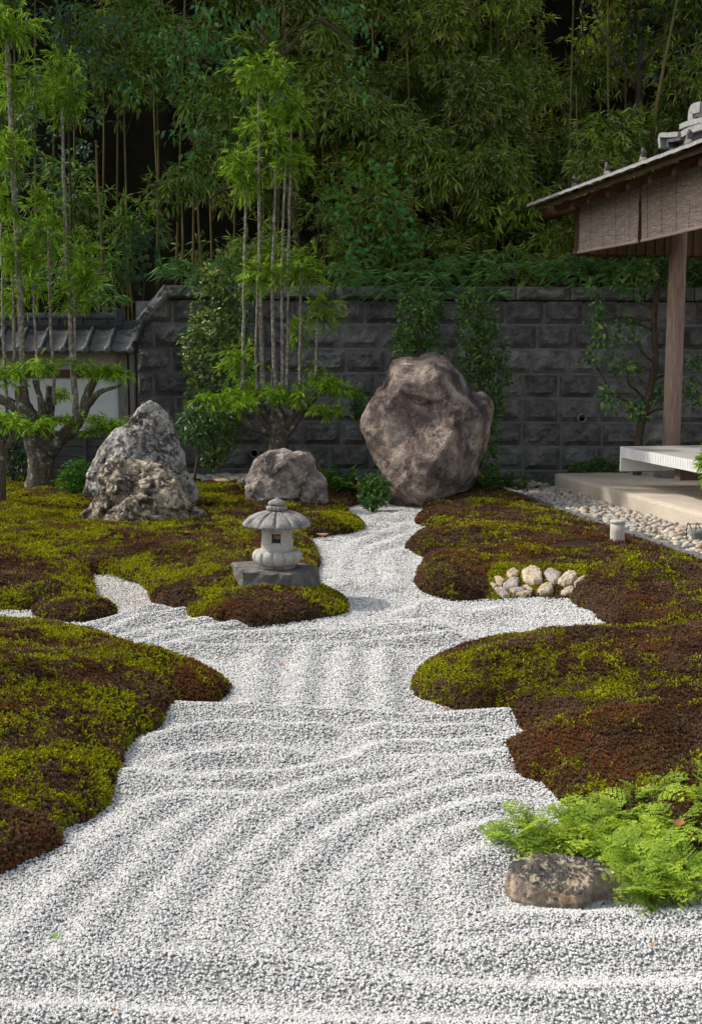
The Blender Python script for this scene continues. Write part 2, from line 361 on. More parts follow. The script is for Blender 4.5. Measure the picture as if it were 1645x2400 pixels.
# ---- the wide ground sheet and the hillside behind the wall
m_soil, t, b_ = nmat('soil', .95, .1); p_ = pos_node(t); n_ = noise(t, p_, 3, 8, .65)
lk(t, ramp(t, n_, [(.3, (.022, .016, .011)), (.7, (.055, .042, .028))]), b_.inputs['Base Color']); bump(t, b_, noise(t, p_, 40, 6), .8, .02)
mb = MB(); mb.add([(-150, -150, -.06), (150, -150, -.06), (150, 150, -.06), (-150, 150, -.06)], [(0, 1, 2, 3)])
tag(mb.build('ground', m_soil), 'dark soil ground under the whole garden', 'ground', kind='structure')
m_shade_soil, t, b_ = nmat('shade_dark_soil', .95, .05); lk(t, ramp(t, noise(t, pos_node(t), 4, 8, .65), [(.3, (.008, .007, .005)), (.7, (.022, .02, .012))]), b_.inputs['Base Color'])  # near-black colour stands in for deep shade between the leaves
gx, gy = np.meshgrid(np.linspace(-9, 10, 70), np.linspace(14.62, 30, 60)); q = np.clip((gy - 14.62) / 1.0, 0, 1)
hz = np.where(gx > -2.75, 2.25, 1.2 + .3) * q ** .25 + np.minimum(np.maximum(gy - 17.2, 0) * 5, 11) + .25 * fbm2(gx, gy, .9, 4, 4).reshape(gx.shape) * q  # bank shaped this steep so that the sun does not light it
idx = np.arange(gx.size).reshape(gx.shape); fq = np.stack([idx[:-1, :-1], idx[:-1, 1:], idx[1:, 1:], idx[1:, :-1]], -1).reshape(-1, 4)
hill = ob('hillside', mesh_np('hillside', np.stack([gx.ravel(), gy.ravel(), hz.ravel()], 1), fq, True, m_shade_soil)); tag(hill, 'overgrown slope darkened for leaf shade, rising behind the stone wall', 'hillside', kind='structure')
def hill_z(x, y):
    q = min(max((y - 14.62) / 1.0, 0), 1); return (2.25 if x > -2.75 else 1.5) * q ** .25 + min(max(y - 17.2, 0) * 5, 11)
# ---- raked gravel
Z2 = lambda L: [(x / .9684, y / .9684 + 1700) for x, y in L]
Z1 = lambda L: [(x / 1.593 + 300, y / 1.593 + 1430) for x, y in L]
Z3 = lambda L: [(x / 3.186 + 680, y / 3.186 + 1170) for x, y in L]
Z4 = lambda L: [(x / 2.655 + 200, y / 2.655 + 1330) for x, y in L]
RIDGES = [(Z2(l), .036, .062) for l in (
  [(-40, 540), (20, 490), (140, 380), (240, 270), (330, 190), (400, 165)], [(150, 515), (175, 500), (250, 400), (350, 290), (440, 210), (520, 165)],
  [(320, 515), (370, 420), (450, 320), (560, 210), (620, 180)], [(485, 520), (510, 430), (570, 320), (680, 215), (800, 160), (900, 140), (1000, 110)],
  [(640, 520), (645, 420), (690, 320), (790, 235), (900, 180), (1000, 150), (1120, 125)], [(790, 525), (770, 420), (830, 320), (910, 250), (1010, 200), (1140, 172)],
  [(930, 490), (900, 390), (940, 310), (1010, 260), (1120, 222)], [(1060, 440), (1030, 350), (1060, 310), (1140, 275)],
  [(-60, 545), (200, 537), (500, 527), (700, 543), (850, 572), (1000, 602), (1300, 612), (1650, 600)],
  [(1000, 520), (1150, 505), (1300, 490), (1650, 480)], [(1060, 470), (1200, 440), (1400, 440), (1650, 425)], [(-60, 650), (300, 660), (700, 690), (1200, 700)],
  [(300, 112), (450, 127), (600, 118), (750, 92), (860, 80), (1000, 78), (1150, 70)], [(420, 162), (600, 166), (700, 140), (800, 112), (900, 97), (1050, 95)])]
RIDGES += [(Z1(l), .041, .060) for l in (
  [(120, 88), (400, 92), (600, 86), (800, 82), (980, 62), (1150, 60)], [(160, 132), (480, 142), (700, 137), (900, 126), (1050, 110), (1200, 88)],
  [(500, 150), (490, 260), (470, 370)], [(665, 150), (655, 260), (635, 375)], [(820, 150), (815, 260), (800, 380)], [(950, 155), (960, 260), (965, 390)],
  [(180, 365), (350, 366), (500, 371), (650, 381), (850, 388), (1050, 402), (1200, 397), (1420, 390)], [(120, 475), (250, 442), (400, 425), (560, 440), (700, 440)],
  [(190, 560), (350, 540), (480, 520), (580, 535)], [(340, 622), (550, 622), (700, 592), (850, 562), (960, 510), (1200, 505), (1490, 492)], [(930, 440), (1100, 450), (1300, 440)])]
RIDGES += [(Z3(l), .030, .075) for l in (
  [(370, 640), (400, 560), (410, 450), (430, 370), (560, 300), (720, 240), (850, 190)], [(600, 640), (560, 500), (550, 420), (640, 350), (760, 310), (900, 260)], [(790, 650), (750, 520), (730, 430), (800, 380)],
  [(0, 990), (300, 990), (600, 970), (820, 950), (1000, 900)], [(900, 830), (1050, 760), (1150, 780), (1300, 850), (1593, 800)], [(640, 130), (700, 105), (760, 130)], [(800, 130), (860, 90), (930, 120)], [(470, 130), (540, 120), (600, 180), (760, 190)])]
RIDGES += [(Z4(l), .040, .055) for l in (
  [(30, 352), (200, 312), (350, 252), (430, 242)], [(150, 392), (350, 302), (480, 282), (600, 272)], [(280, 422), (480, 372), (650, 342), (740, 337)], [(380, 462), (600, 402), (800, 372), (920, 357)], [(520, 480), (800, 430), (1100, 410), (1593, 400)])]
DX = .02; GX0, GX1, GY0, GY1 = -3.2, 3.4, 2.1, 12.9
gxx = np.arange(GX0, GX1, DX); gyy = np.arange(GY0, GY1, DX); gX, gY = np.meshgrid(gxx, gyy)
HG = .010 * fbm2(gX, gY, 1.4, 3, 21).reshape(gX.shape) + .006 * fbm2(gX, gY, 6, 3, 22).reshape(gX.shape); RG = np.zeros_like(HG)
for pl, h, s in RIDGES:
    P = np.array(smooth_pts([G(x, y, .02)[:2] for x, y in pl], 4)); lo, hi = P.min(0) - 3.2 * s, P.max(0) + 3.2 * s
    i0, i1 = np.searchsorted(gxx, [lo[0], hi[0]]); j0, j1 = np.searchsorted(gyy, [lo[1], hi[1]])
    if i1 <= i0 or j1 <= j0: continue
    X, Y = gX[j0:j1, i0:i1], gY[j0:j1, i0:i1]; wob = 1 + .25 * fbm2(X, Y, 3, 2, 9)
    d = seg_dist(X, Y, P, False).reshape(X.shape); g = 1.3 * h * np.exp(-(d / (1.15 * s * wob.reshape(X.shape))) ** 2 * .8)
    RG[j0:j1, i0:i1] = np.maximum(RG[j0:j1, i0:i1], g)
for _ in range(3): RG[1:-1] = (RG[:-2] + 2 * RG[1:-1] + RG[2:]) / 4; RG[:, 1:-1] = (RG[:, :-2] + 2 * RG[:, 1:-1] + RG[:, 2:]) / 4
HG += RG - .012
msd = np.full(HG.size, -9.0)
for m in MOUNDS:
    lo, hi = m['bb']; k = (gX.ravel() > lo[0] - .1) & (gX.ravel() < hi[0] + .1) & (gY.ravel() > lo[1] - .1) & (gY.ravel() < hi[1] + .1)
    kk = np.where(k)[0]; _, sd = mound_z(m, gX.ravel()[kk], gY.ravel()[kk]); msd[kk] = np.maximum(msd[kk], sd)
MSD = msd.reshape(HG.shape); HG = HG + .012 * np.exp(-np.clip(-MSD, 0, 9) / .05)
HG = np.where(MSD > .03, HG * .0 - .01, HG)
def interp(A, x, y):
    fx = np.clip((x - GX0) / DX, 0, len(gxx) - 1.001); fy = np.clip((y - GY0) / DX, 0, len(gyy) - 1.001); i = fx.astype(int); j = fy.astype(int); a, b = fx - i, fy - j
    return A[j, i] * (1 - a) * (1 - b) + A[j, i + 1] * a * (1 - b) + A[j + 1, i] * (1 - a) * b + A[j + 1, i + 1] * a * b
m_gb, t, b_ = nmat('gravel_base', .9, .1); p_ = pos_node(t)
lk(t, ramp(t, voro(t, p_, 110), [(.0, (.42, .42, .41)), (.7, (.2, .2, .2))]), b_.inputs['Base Color'])  # darker cell edges paint the shade in the gaps under the grains
idx = np.arange(gX.size).reshape(gX.shape)[::2, ::2]; fq = np.stack([idx[:-1, :-1], idx[:-1, 1:], idx[1:, 1:], idx[1:, :-1]], -1).reshape(-1, 4)
used, inv = np.unique(fq, return_inverse=True)
V = np.stack([gX.ravel(), gY.ravel(), HG.ravel() - .004], 1)[used]
gbed = ob('gravel_bed', mesh_np('gravel_bed', V, inv.reshape(-1, 4), True, m_gb)); tag(gbed, 'raked white gravel flowing like a stream between the moss mounds', 'gravel', kind='structure')
# grains
def blob(seed, sub=1, fl=(1, 1, 1), jag=.28):
    bm = bmesh.new(); bmesh.ops.create_icosphere(bm, subdivisions=sub, radius=.5); r = random.Random(seed)
    for v in bm.verts:
        v.co *= 1 + r.uniform(-jag, jag); v.co = Vector((v.co.x * fl[0], v.co.y * fl[1], v.co.z * fl[2]))
    me = bpy.data.meshes.new('grain'); bm.to_mesh(me); bm.free(); return me
GR = []
for k in range(6):
    me = blob(k, 1, (1.25, .95, .75)); me.materials.append(M_GRAIN); GR.append(bpy.data.objects.new('grain_shape_%d' % k, me))
pts = []
for y0 in np.arange(GY0 + .3, GY1 - .1, .25):
    yc = y0 + .125; size = .0061 if yc < 3.4 else min(.0061 + (yc - 3.4) * .0008, .0120); dens = .95 / size ** 2
    hw = min(CX / F * yc + 1.35, 3.3); n = int(dens * .25 * hw * 2)
    x = rng.uniform(-hw, hw, n); y = rng.uniform(y0, y0 + .25, n); x = np.clip(x, GX0 + .05, GX1 - .05)
    off = np.abs(x) > CX / F * y + .18; keep = (~off | (rng.random(len(x)) < .38)) & (interp(MSD, x, y) < .015) & (to_uv(np.stack([x, y, 0 * x], 1))[0] < EDG_U - .03)
    x, y, off = x[keep], y[keep], off[keep]; pts.append(np.stack([x, y, interp(HG, x, y) + rng.uniform(-.35, .25, len(x)) * size, np.where(off, size * 1.6, size)], 1))
pts = np.concatenate(pts); n = len(pts)
# thin the grains hidden behind the large mounds, where no camera near this one sees
sz = pts[:, 3] * rng.uniform(.75, 1.45, n); eul = rng.uniform(-.6, .6, (n, 3)); eul[:, 2] = rng.uniform(0, 6.28, n)
base = np.clip(rng.normal(.615, .045, n), .32, .76); warm = rng.normal(0, .012, n)
col = np.stack([base + warm + .016, base + .006, base - warm - .014], 1)
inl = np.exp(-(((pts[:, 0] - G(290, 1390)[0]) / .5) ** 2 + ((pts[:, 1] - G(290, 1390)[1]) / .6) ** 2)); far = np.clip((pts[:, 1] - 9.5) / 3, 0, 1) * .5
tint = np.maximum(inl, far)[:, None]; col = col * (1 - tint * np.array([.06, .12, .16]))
k = rng.random(n); col[k < .025] *= .72; col[k < .0016] = (.42, .19, .07); col[(k > .0016) & (k < .003)] = (.24, .17, .11)
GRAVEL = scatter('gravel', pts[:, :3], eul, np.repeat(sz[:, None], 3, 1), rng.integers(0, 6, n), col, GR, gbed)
print('grains', n)
# ---- moss
def blades(n, lo, hi, w, rise, seed, inner=0):
    r = random.Random(seed); v = []; f = []
    for k in range(n):
        a = 6.283 * k / n + r.uniform(-.25, .25); L = r.uniform(lo, hi); up = r.uniform(*rise); c, s = math.cos(a), math.sin(a)
        if k >= n - inner: L *= .5; up = r.uniform(.8, 1.2)
        i = len(v); hw = w * r.uniform(.8, 1.2)
        v += [(-s * hw * .5, c * hw * .5, 0), (s * hw * .5, -c * hw * .5, 0), (c * L * .55 - s * hw, s * L * .55 + c * hw, up * .6), (c * L * .55 + s * hw, s * L * .55 - c * hw, up * .6), (c * L, s * L, up * .75)]
        f += [(i, i + 1, i + 3, i + 2), (i + 2, i + 3, i + 4)]
    me = bpy.data.meshes.new('sprig'); me.from_pydata(v, [], f); me.materials.append(M_SPRIG); return me
MS = [bpy.data.objects.new('sprig_shape_%d' % k, blades(11, .45, .6, .1, (.25, .6), k, 4)) for k in range(4)]
MS += [bpy.data.objects.new('sprig_shape_%d' % (4 + k), blades(11, .25, .62, .075, (.3, 1.0), 20 + k, 3)) for k in range(3)]
m_mb, t, b_ = nmat('moss_base_gap_shade', .95, .1); p_ = pos_node(t)
lk(t, ramp(t, noise(t, p_, 2.2, 8, .6), [(.38, (.030, .017, .011)), (.6, (.040, .036, .009))]), b_.inputs['Base Color']); bump(t, b_, noise(t, p_, 120, 4), .8, .01)  # colour kept dark so gaps between sprigs look like deep shadow
BARE = [(*G(1255, 1214, .12)[:2], .17, .11), (*G(1345, 1285, .12)[:2], .17, .12)]
PATCH = {'near_right': [(1240, 1590, .28, .5), (1400, 1640, .22, .5), (1300, 1700, .2, .35), (1560, 1600, .3, -.1), (1060, 1590, .3, .28), (1180, 1475, .2, .3), (1560, 1750, .35, -.3), (1500, 1850, .2, .3), (1400, 1790, .15, .35), (1300, 1760, .12, .3), (1320, 1810, .2, -.2), (1250, 1680, .15, -.2)],
 'pavilion': [(1480, 1350, .22, .55), (1560, 1380, .2, .4), (1400, 1420, .12, .4), (1070, 1215, .3, .45), (1130, 1240, .2, .3), (1080, 1150, .4, -.7), (1180, 1330, .3, -.35), (1330, 1340, .3, -.4), (1050, 1330, .25, .3), (1030, 1260, .2, -.25), (1130, 1180, .3, .35), (1380, 1270, .4, -.3)],
 'near_left': [(60, 1900, .25, -.35), (60, 1960, .2, -.6), (60, 1690, .25, -.25), (200, 1660, .3, .3), (180, 1850, .2, .3), (330, 1560, .3, .15), (120, 1480, .3, .3), (260, 1600, .15, -.3)],
 'lantern': [(110, 1220, .5, .5), (170, 1270, .4, .4), (40, 1340, .3, -.4), (400, 1270, .3, -.5), (340, 1310, .25, .35), (500, 1310, .4, -.1), (600, 1380, .3, .25), (480, 1390, .25, .3), (700, 1430, .15, .3), (770, 1425, .15, -.5), (800, 1160, .3, -.7), (830, 1225, .2, -.4), (740, 1240, .25, .4), (480, 1155, .35, .35), (580, 1210, .5, -.1), (90, 1140, .4, .1), (400, 1370, .2, -.4), (250, 1345, .25, .2)], 'lobe': [(240, 1430, .15, .4), (110, 1440, .15, -.3)]}
ROCK_KEEP = []
def moss_cover(m):
    lo, hi = m['bb']; a = (hi[0] - lo[0]) * (hi[1] - lo[1]); n = int(a * (19000 if hi[1] < 9 else 16000))
    x = rng.uniform(lo[0], hi[0], n); y = rng.uniform(lo[1], hi[1], n)
    lod = np.clip((5.2 / y) ** 1.15, .26, 1); lod = np.where(np.abs(x) > CX / F * y + .2, lod * .42, lod); k = (rng.random(n) < lod) & in_view(np.stack([x, y, x * 0], 1), 1.6) ; x, y, lod = x[k], y[k], lod[k]
    z, sd = mound_z(m, x, y); k = (sd > .004)
    for bx, by, ra, rb in BARE: k &= ~((((x - bx) / ra) ** 2 + ((y - by) / rb) ** 2 + .5 * fbm2(x, y, 9, 2, 2)) < 1)
    x, y, z, lod, sd = x[k], y[k], z[k], lod[k], sd[k]; n = len(x)
    e = .02; zx = mound_z(m, x + e, y)[0]; zy = mound_z(m, x, y + e)[0]; nrm = np.stack([-(zx - z) / e, -(zy - z) / e, np.ones(n)], 1); nrm[:, :2] = np.clip(nrm[:, :2], -1.6, 1.6)
    area = np.sqrt(1 + (nrm[:, :2] ** 2).sum(1)); kp = rng.random(n) < area / 1.9; x, y, z, lod, sd, nrm = x[kp], y[kp], z[kp], lod[kp], sd[kp], nrm[kp]; n = len(x)
    nrm[:, :2] += rng.normal(0, .28, (n, 2)); nrm[:, 2] += .25
    g = 1.0 * fbm2(x, y, 1.7, 3, 31) + 1.05 * fbm2(x, y, 5.0, 4, 33) + .95 * fbm2(x, y, 17, 3, 37) + m['bias'] - .30 * np.exp(-sd / .05)
    for px, py, r, h in PATCH.get(m['n'], []):
        c = G(px, py, .12); g = g + h * np.exp(-(((x - c[0]) ** 2 + (y - c[1]) ** 2) / (r * r)))
    g = g + rng.normal(0, .25, n); green = g > 0.02
    t1 = np.clip(.5 + .9 * fbm2(x, y, 3.1, 3, 41) + g * .45 + rng.normal(0, .18, n), 0, 1)[:, None]
    cg = (1 - t1) * np.array((.135, .125, .006)) + t1 * np.array((.33, .33, .012))
    t2 = np.clip(.5 + 1.0 * fbm2(x, y, 4.5, 3, 45) + rng.normal(0, .22, n), 0, 1)[:, None]; red = np.clip(fbm2(x, y, 2.3, 3, 47) * 2.2 - .15 + rng.normal(0, .15, n), 0, 1)[:, None]
    cb = (1 - t2) * np.array((.060, .028, .016)) + t2 * np.array((.190, .110, .070)); cb = cb * (1 - red) + red * np.array((.190, .075, .028))
    col = np.where(green[:, None], cg, cb) * rng.uniform(.75, 1.25, (n, 1)) * 1.12
    s = np.where(green, .0175, .0175) * rng.uniform(.7, 1.35, n) / np.sqrt(lod) ** .9
    idx = np.where(green, rng.integers(0, 4, n), rng.integers(4, 7, n))
    return np.stack([x, y, z - .004], 1), euler_on(nrm, rng.uniform(0, 6.28, n)), np.stack([s, s, s * rng.uniform(.7, 1.3, n)], 1), idx, col
tot = 0
for m in MOUNDS:
    lo, hi = m['bb']; st = .03 if hi[1] < 9 else .04
    X, Y = np.meshgrid(np.arange(lo[0] - .06, hi[0] + .06, st), np.arange(lo[1] - .06, hi[1] + .06, st)); z, sd = mound_z(m, X, Y)
    idx = np.arange(X.size).reshape(X.shape); fq = np.stack([idx[:-1, :-1], idx[:-1, 1:], idx[1:, 1:], idx[1:, :-1]], -1).reshape(-1, 4)
    fq = fq[(sd[fq].max(1) > -.02)]; used, inv = np.unique(fq, return_inverse=True)
    z = np.maximum(z, -.05)
    mo = ob('moss_mound', mesh_np('moss_mound', np.stack([X.ravel(), Y.ravel(), z], 1)[used], inv.reshape(-1, 4), True, m_mb)); tag(mo, m['label'], 'moss mound', 'moss mounds of the garden', 'structure')
    m['cov'] = moss_cover(m); m['ob'] = mo; tot += len(m['cov'][0])
print('moss', tot)
def finish_moss():                            # moss does not grow through the rocks that stand in it
    for m in MOUNDS:
        p, e, s, i, c = m['cov']; k = np.ones(len(p), bool)
        for poly in ROCK_KEEP: k &= ~inside(p[:, 0], p[:, 1], poly)
        scatter('moss', p[k], e[k], s[k], i[k], c[k], MS, m['ob'])
# ================================================================== rocks
def rock(name, label, cat, sil, Y, thick, seed, mat, sub=6, planes=(), namp=(.06, .03, .012), nsc=(1.6, 5, 18), back=.0, lean=0.0, frame=None, box=1.0, nplanes=0, rid=0.0, strata=None, group=None, keep=True, facet=None):
    """sil: outline in photograph pixels at the distance Y; the solid has its own depth 'thick' (metres, front / back)"""
    if frame is None:
        P = np.array([D(x, y, Y) for x, y in sil]); S = P[:, [0, 2]]
    else: S = np.array(frame)
    c = np.array([(S[:, 0].max() + S[:, 0].min()) / 2, (S[:, 1].max() + S[:, 1].min()) / 2])
    # densify, then radius by angle
    Q = []
    for i in range(len(S)):
        a, b = S[i], S[(i + 1) % len(S)]
        for k in range(12): Q.append(a + (b - a) * k / 12)
    Q = np.array(Q) - c; ang = np.arctan2(Q[:, 1], Q[:, 0]); rad = np.hypot(Q[:, 0], Q[:, 1]); o_ = np.argsort(ang); ang, rad = ang[o_], rad[o_]
    A = np.concatenate([ang - 2 * math.pi, ang, ang + 2 * math.pi]); Rr = np.concatenate([rad] * 3)
    bm = bmesh.new(); bmesh.ops.create_icosphere(bm, subdivisions=sub, radius=1.0)
    U = np.array([v.co[:] for v in bm.verts]); fa = np.array([[w.index for w in q.verts] for q in bm.faces]); bm.free()
    # poles on the depth axis (y); in-plane x,z
    th = np.arctan2(U[:, 2], U[:, 0]); r = np.interp(th, A, Rr); pl = np.hypot(U[:, 0], U[:, 2]); k = np.sign(pl) * pl ** .85
    tf, tb = thick; T = np.where(U[:, 1] < 0, tf, tb); UY = np.sign(U[:, 1]) * np.abs(U[:, 1]) ** box; wf = np.clip(-U[:, 1] * 2.2, 0, 1) if frame is None else np.ones(len(U))
    V = np.stack([r * k * np.cos(th), UY * T, r * k * np.sin(th)], 1)
    rp_ = np.random.default_rng(seed + 100); extra = []
    for _ in range(nplanes):
        n = rp_.normal(size=3); n[1] = -abs(n[1]) - .35; n /= np.linalg.norm(n); extra.append((*n, float(np.quantile(V @ n, rp_.uniform(.86, .965)))))
    planes = list(planes) + extra
    for (nx, ny, nz, off) in planes:           # flat broken faces
        n = np.array((nx, ny, nz), float); n /= np.linalg.norm(n); e = V @ n - off; V = V - (np.maximum(e, 0) * wf)[:, None] * n * .94
    if facet:
        for K, amp, ws in facet:
            sd_ = V[rp_.integers(0, len(V), K)]; tv = rp_.normal(size=(K, 3)) * amp; best = np.full(len(V), 1e9); bi_ = np.zeros(len(V), int); Vw = V + .35 / K ** .5 * np.stack([fbm(V * ws + 7 * q, 3, seed + q) for q in range(3)], 1)
            for q in range(K):
                dd = ((Vw - sd_[q]) ** 2).sum(1); k2 = dd < best; best[k2] = dd[k2]; bi_[k2] = q
            h_ = ((V - sd_[bi_]) * tv[bi_]).sum(1) + tv[bi_, 0] * .25 / K ** .5; nn_ = U / np.linalg.norm(U, axis=1, keepdims=True); V = V + nn_ * (h_ * np.clip(wf + .25, 0, 1))[:, None] * np.array((.6, 1, .6))
    R0 = np.hypot(*(S - c).T).mean(); nd_ = U / np.linalg.norm(U, axis=1, keepdims=True)
    for a, s in zip(namp, nsc):
        f = fbm(V * s + seed * 3.7, 4, seed); 
        if rid: f = f * (1 - rid) + rid * (1 - 2 * np.abs(fbm(V * s * 1.2 + seed * 1.7 + 9, 4, seed + 3)))
        V = V + nd_ * (f * a)[:, None] * np.array((.55, 1, .55)) 
    if strata:
        n = np.array(strata[:3]); n = n / np.linalg.norm(n); h = (V @ n) * strata[3] + fbm(V * 2.5, 3, seed + 5) * 1.2
        V = V + nd_ * ((np.abs((h % 1) - .5) ** 1.5) * strata[4])[:, None]
    if lean: V[:, 1] += V[:, 2] * lean
    if frame is None: V = V + np.array((c[0], Y + back, c[1]))
    o = ob(name, mesh_np(name, V, fa, True, mat))
    tag(o, label, cat, group)
    if keep:
        zc = gz((c[0], Y)) if frame is None else 0
        low = V[np.abs(V[:, 2] - zc) < .06] if frame is None else V
        if len(low) > 10:
            cc = low[:, :2].mean(0); a = np.arctan2(low[:, 1] - cc[1], low[:, 0] - cc[0]); out = []
            for q in np.linspace(-math.pi, math.pi, 28, endpoint=False):
                s = low[np.abs((a - q + math.pi) % (2 * math.pi) - math.pi) < .3]
                if len(s): dd = np.hypot(*(s[:, :2] - cc).T).max() * .93; out.append(cc + dd * np.array((math.cos(q), math.sin(q))))
            ROCK_KEEP.append(np.array(out))
    return o, V
def top_rock_mat(name, stops, sc, spots, bsc=40, bstr=.8):
    m, t, b = nmat(name, .85, .2); p = pos_node(t)
    side = ramp(t, noise(t, p, 18, 8, .65, .4), [(.3, (.16, .12, .10)), (.5, (.36, .285, .23)), (.68, (.56, .46, .36))]); side = mixc(t, ramp(t, noise(t, p, 9, 4), [(.6, 0), (.68, .75)]), side, (.46, .25, .11))
    top = ramp(t, noise(t, p, 22, 8, .7), [(.35, (.045, .041, .042)), (.6, (.105, .094, .088))]); top = mixc(t, ramp(t, noise(t, p, 26, 9, .72, .5), [(.535, 0), (.575, .9)]), top, (.46, .39, .25))
    sx_ = nd(t, 'ShaderNodeSeparateXYZ'); lk(t, nd(t, 'ShaderNodeNewGeometry').outputs['Normal'], sx_.inputs[0]); ad_ = nd(t, 'ShaderNodeMath', _operation='MULTIPLY_ADD'); ad_.inputs[1].default_value = .5; lk(t, noise(t, p, 30, 4), ad_.inputs[0]); lk(t, sx_.outputs[2], ad_.inputs[2])
    lk(t, mixc(t, ramp(t, ad_.outputs[0], [(.78, 0), (.92, 1)]), side, top), b.inputs['Base Color']); bump(t, b, noise(t, p, 45, 10, .7), .8, .02); return m
def PX(L, sc, ox, oy): return [(x / sc + ox, y / sc + oy) for x, y in L]
mr1 = rock_mat('boulder_stone', [(.34, (.062, .047, .046)), (.45, (.155, .115, .105)), (.53, (.295, .225, .188)), (.66, (.48, .39, .32))], 3.4,
   [(5, .58, (.46, .42, .37), .7), (1.9, .56, (.095, .078, .082), .8), (2.4, .61, (.34, .17, .08), .65), (30, .62, (.5, .47, .42), .5), (11, .63, (.06, .05, .046), .7)], bsc=9, bstr=.9, cracks=[(2.6, .012, 1.0), (5, .02, .9)])
mr2 = rock_mat('pale_lichen_stone', [(.34, (.05, .043, .038)), (.46, (.17, .155, .142)), (.53, (.42, .395, .365)), (.68, (.62, .59, .55))], 7.0,
   [(22, .55, (.72, .69, .63), .9), (14, .55, (.05, .042, .037), .95), (3, .60, (.40, .41, .43), .5), (34, .58, (.05, .042, .038), .9)], bsc=22, bstr=1.0)
mr3 = rock_mat('conglomerate_stone', [(.34, (.034, .027, .023)), (.46, (.13, .104, .084)), (.53, (.38, .31, .23)), (.68, (.62, .52, .39))], 8.0,
   [(24, .54, (.74, .64, .50), .92), (4.5, .54, (.04, .033, .028), .92), (8, .64, (.50, .35, .20), .8), (34, .58, (.04, .033, .028), .85)], bsc=26, bstr=1.0)
mr4 = rock_mat('rounded_grey_stone', [(.30, (.09, .074, .067)), (.45, (.22, .18, .16)), (.57, (.42, .345, .305)), (.72, (.58, .50, .44))], 5.0,
   [(16, .56, (.58, .54, .49), .75), (8, .57, (.08, .068, .064), .85), (30, .6, (.09, .075, .07), .7)], bsc=16, bstr=.9)
mr5 = top_rock_mat('flat_dark_stone', [(.3, (.075, .062, .055)), (.5, (.20, .155, .13)), (.66, (.42, .33, .24))], 12.0,
   [(30, .54, (.50, .43, .28), .7), (12, .54, (.05, .046, .045), .9), (9, .63, (.42, .22, .09), .7)], bsc=40, bstr=.8)
BOUT = [(450, 200), (530, 165), (640, 152), (720, 155), (800, 120), (880, 118), (1000, 168), (1100, 270), (1180, 360), (1250, 460), (1295, 525), (1380, 522), (1450, 580), (1495, 690), (1475, 800), (1445, 980), (1405, 1150), (1345, 1280), (1295, 1470), (1210, 1570), (1020, 1680), (840, 1800), (700, 1840), (480, 1800), (400, 1660), (360, 1500), (300, 1330), (230, 1200), (165, 1050), (100, 900), (130, 760), (195, 640), (275, 490), (345, 458), (375, 350), (425, 240)]
BIN = [(980, 610, .40), (1100, 740, .46), (1090, 860, .47), (1070, 960, .47), (1000, 1080, .46), (880, 1250, .46), (800, 1400, .44), (790, 1620, .38), (700, 660, .28), (560, 700, .25), (450, 800, .25), (700, 900, .30), (560, 1000, .28), (880, 900, .36), (700, 1150, .35), (450, 1150, .27), (600, 1350, .34), (500, 1500, .27), (640, 1600, .30),
  (640, 300, .24), (820, 260, .28), (950, 350, .33), (760, 450, .36), (600, 420, .30), (480, 350, .19), (520, 500, .28), (700, 560, .34), (840, 590, .36), (640, 610, .24), (830, 650, .29), (1000, 450, .33), (1080, 520, .30), (280, 650, .16), (230, 800, .16), (250, 950, .19), (300, 1100, .17), (350, 1250, .17), (420, 1450, .16), (350, 880, .24), (360, 700, .22),
  (1200, 620, .33), (1300, 700, .24), (1400, 650, .13), (1250, 850, .29), (1360, 900, .18), (1190, 1000, .34), (1300, 1100, .20), (1140, 1200, .37), (1250, 1300, .19), (1090, 1400, .34), (930, 1320, .44), (1150, 1500, .20), (960, 1500, .37), (1030, 1590, .24), (900, 1640, .33), (1180, 740, .36), (1140, 900, .38)]
from mathutils.geometry import delaunay_2d_cdt
def craggy(name, label, cat, out, inn, sc, ox, oy, Y, backd, mat, seed, cuts=7, na=(.016, .011)):
    """hand-read solid: outline and inner points of the photographed face, each with its own depth towards the camera"""
    nO = len(out); P2 = [Vector((x, -y)) for x, y in out] + [Vector((x, -y)) for x, y, _ in inn]
    vs, es, fs, *_ = delaunay_2d_cdt(P2, [(i, (i + 1) % nO) for i in range(nO)], [], 1, 1e-5); dep = [0.0] * nO + [.04 + (d - .04) * 1.35 for _, _, d in inn]
    bm = bmesh.new(); fr = []; bk = []; xs = [v.x for v in vs]; cxm = (min(xs) + max(xs)) / 2
    for k, v in enumerate(vs):
        d = dep[k] if k < len(dep) else 0; q = D(v.x / sc + ox, -v.y / sc + oy, Y - d); fr.append(bm.verts.new(q)); 
        bk.append(fr[-1] if k < nO else bm.verts.new(D(v.x / sc + ox, -v.y / sc + oy, Y + min(backd, d * 1.1))))
    for f in fs:
        bm.faces.new([fr[k] for k in f]); 
        if len({bk[k] for k in f}) == 3 and any(k >= nO for k in f): bm.faces.new([bk[k] for k in reversed(f)])
    bmesh.ops.recalc_face_normals(bm, faces=bm.faces[:]); bmesh.ops.subdivide_edges(bm, edges=bm.edges[:], cuts=cuts, use_grid_fill=True); bmesh.ops.triangulate(bm, faces=bm.faces[:]); bm.normal_update()
    V = np.array([v.co[:] for v in bm.verts]); N = np.array([v.normal[:] for v in bm.verts]); F_ = np.array([[w.index for w in f.verts] for f in bm.faces]); bm.free()
    W_ = V * np.array((1, 1, .7)); V = V + N * (na[0] * (1 - 2 * np.abs(fbm(W_ * 4.5, 4, seed))) + na[1] * fbm(W_ * 16, 4, seed + 1))[:, None] - N * .008
    o = ob(name, mesh_np(name, V, F_, True, mat)); tag(o, label, cat); return o, V
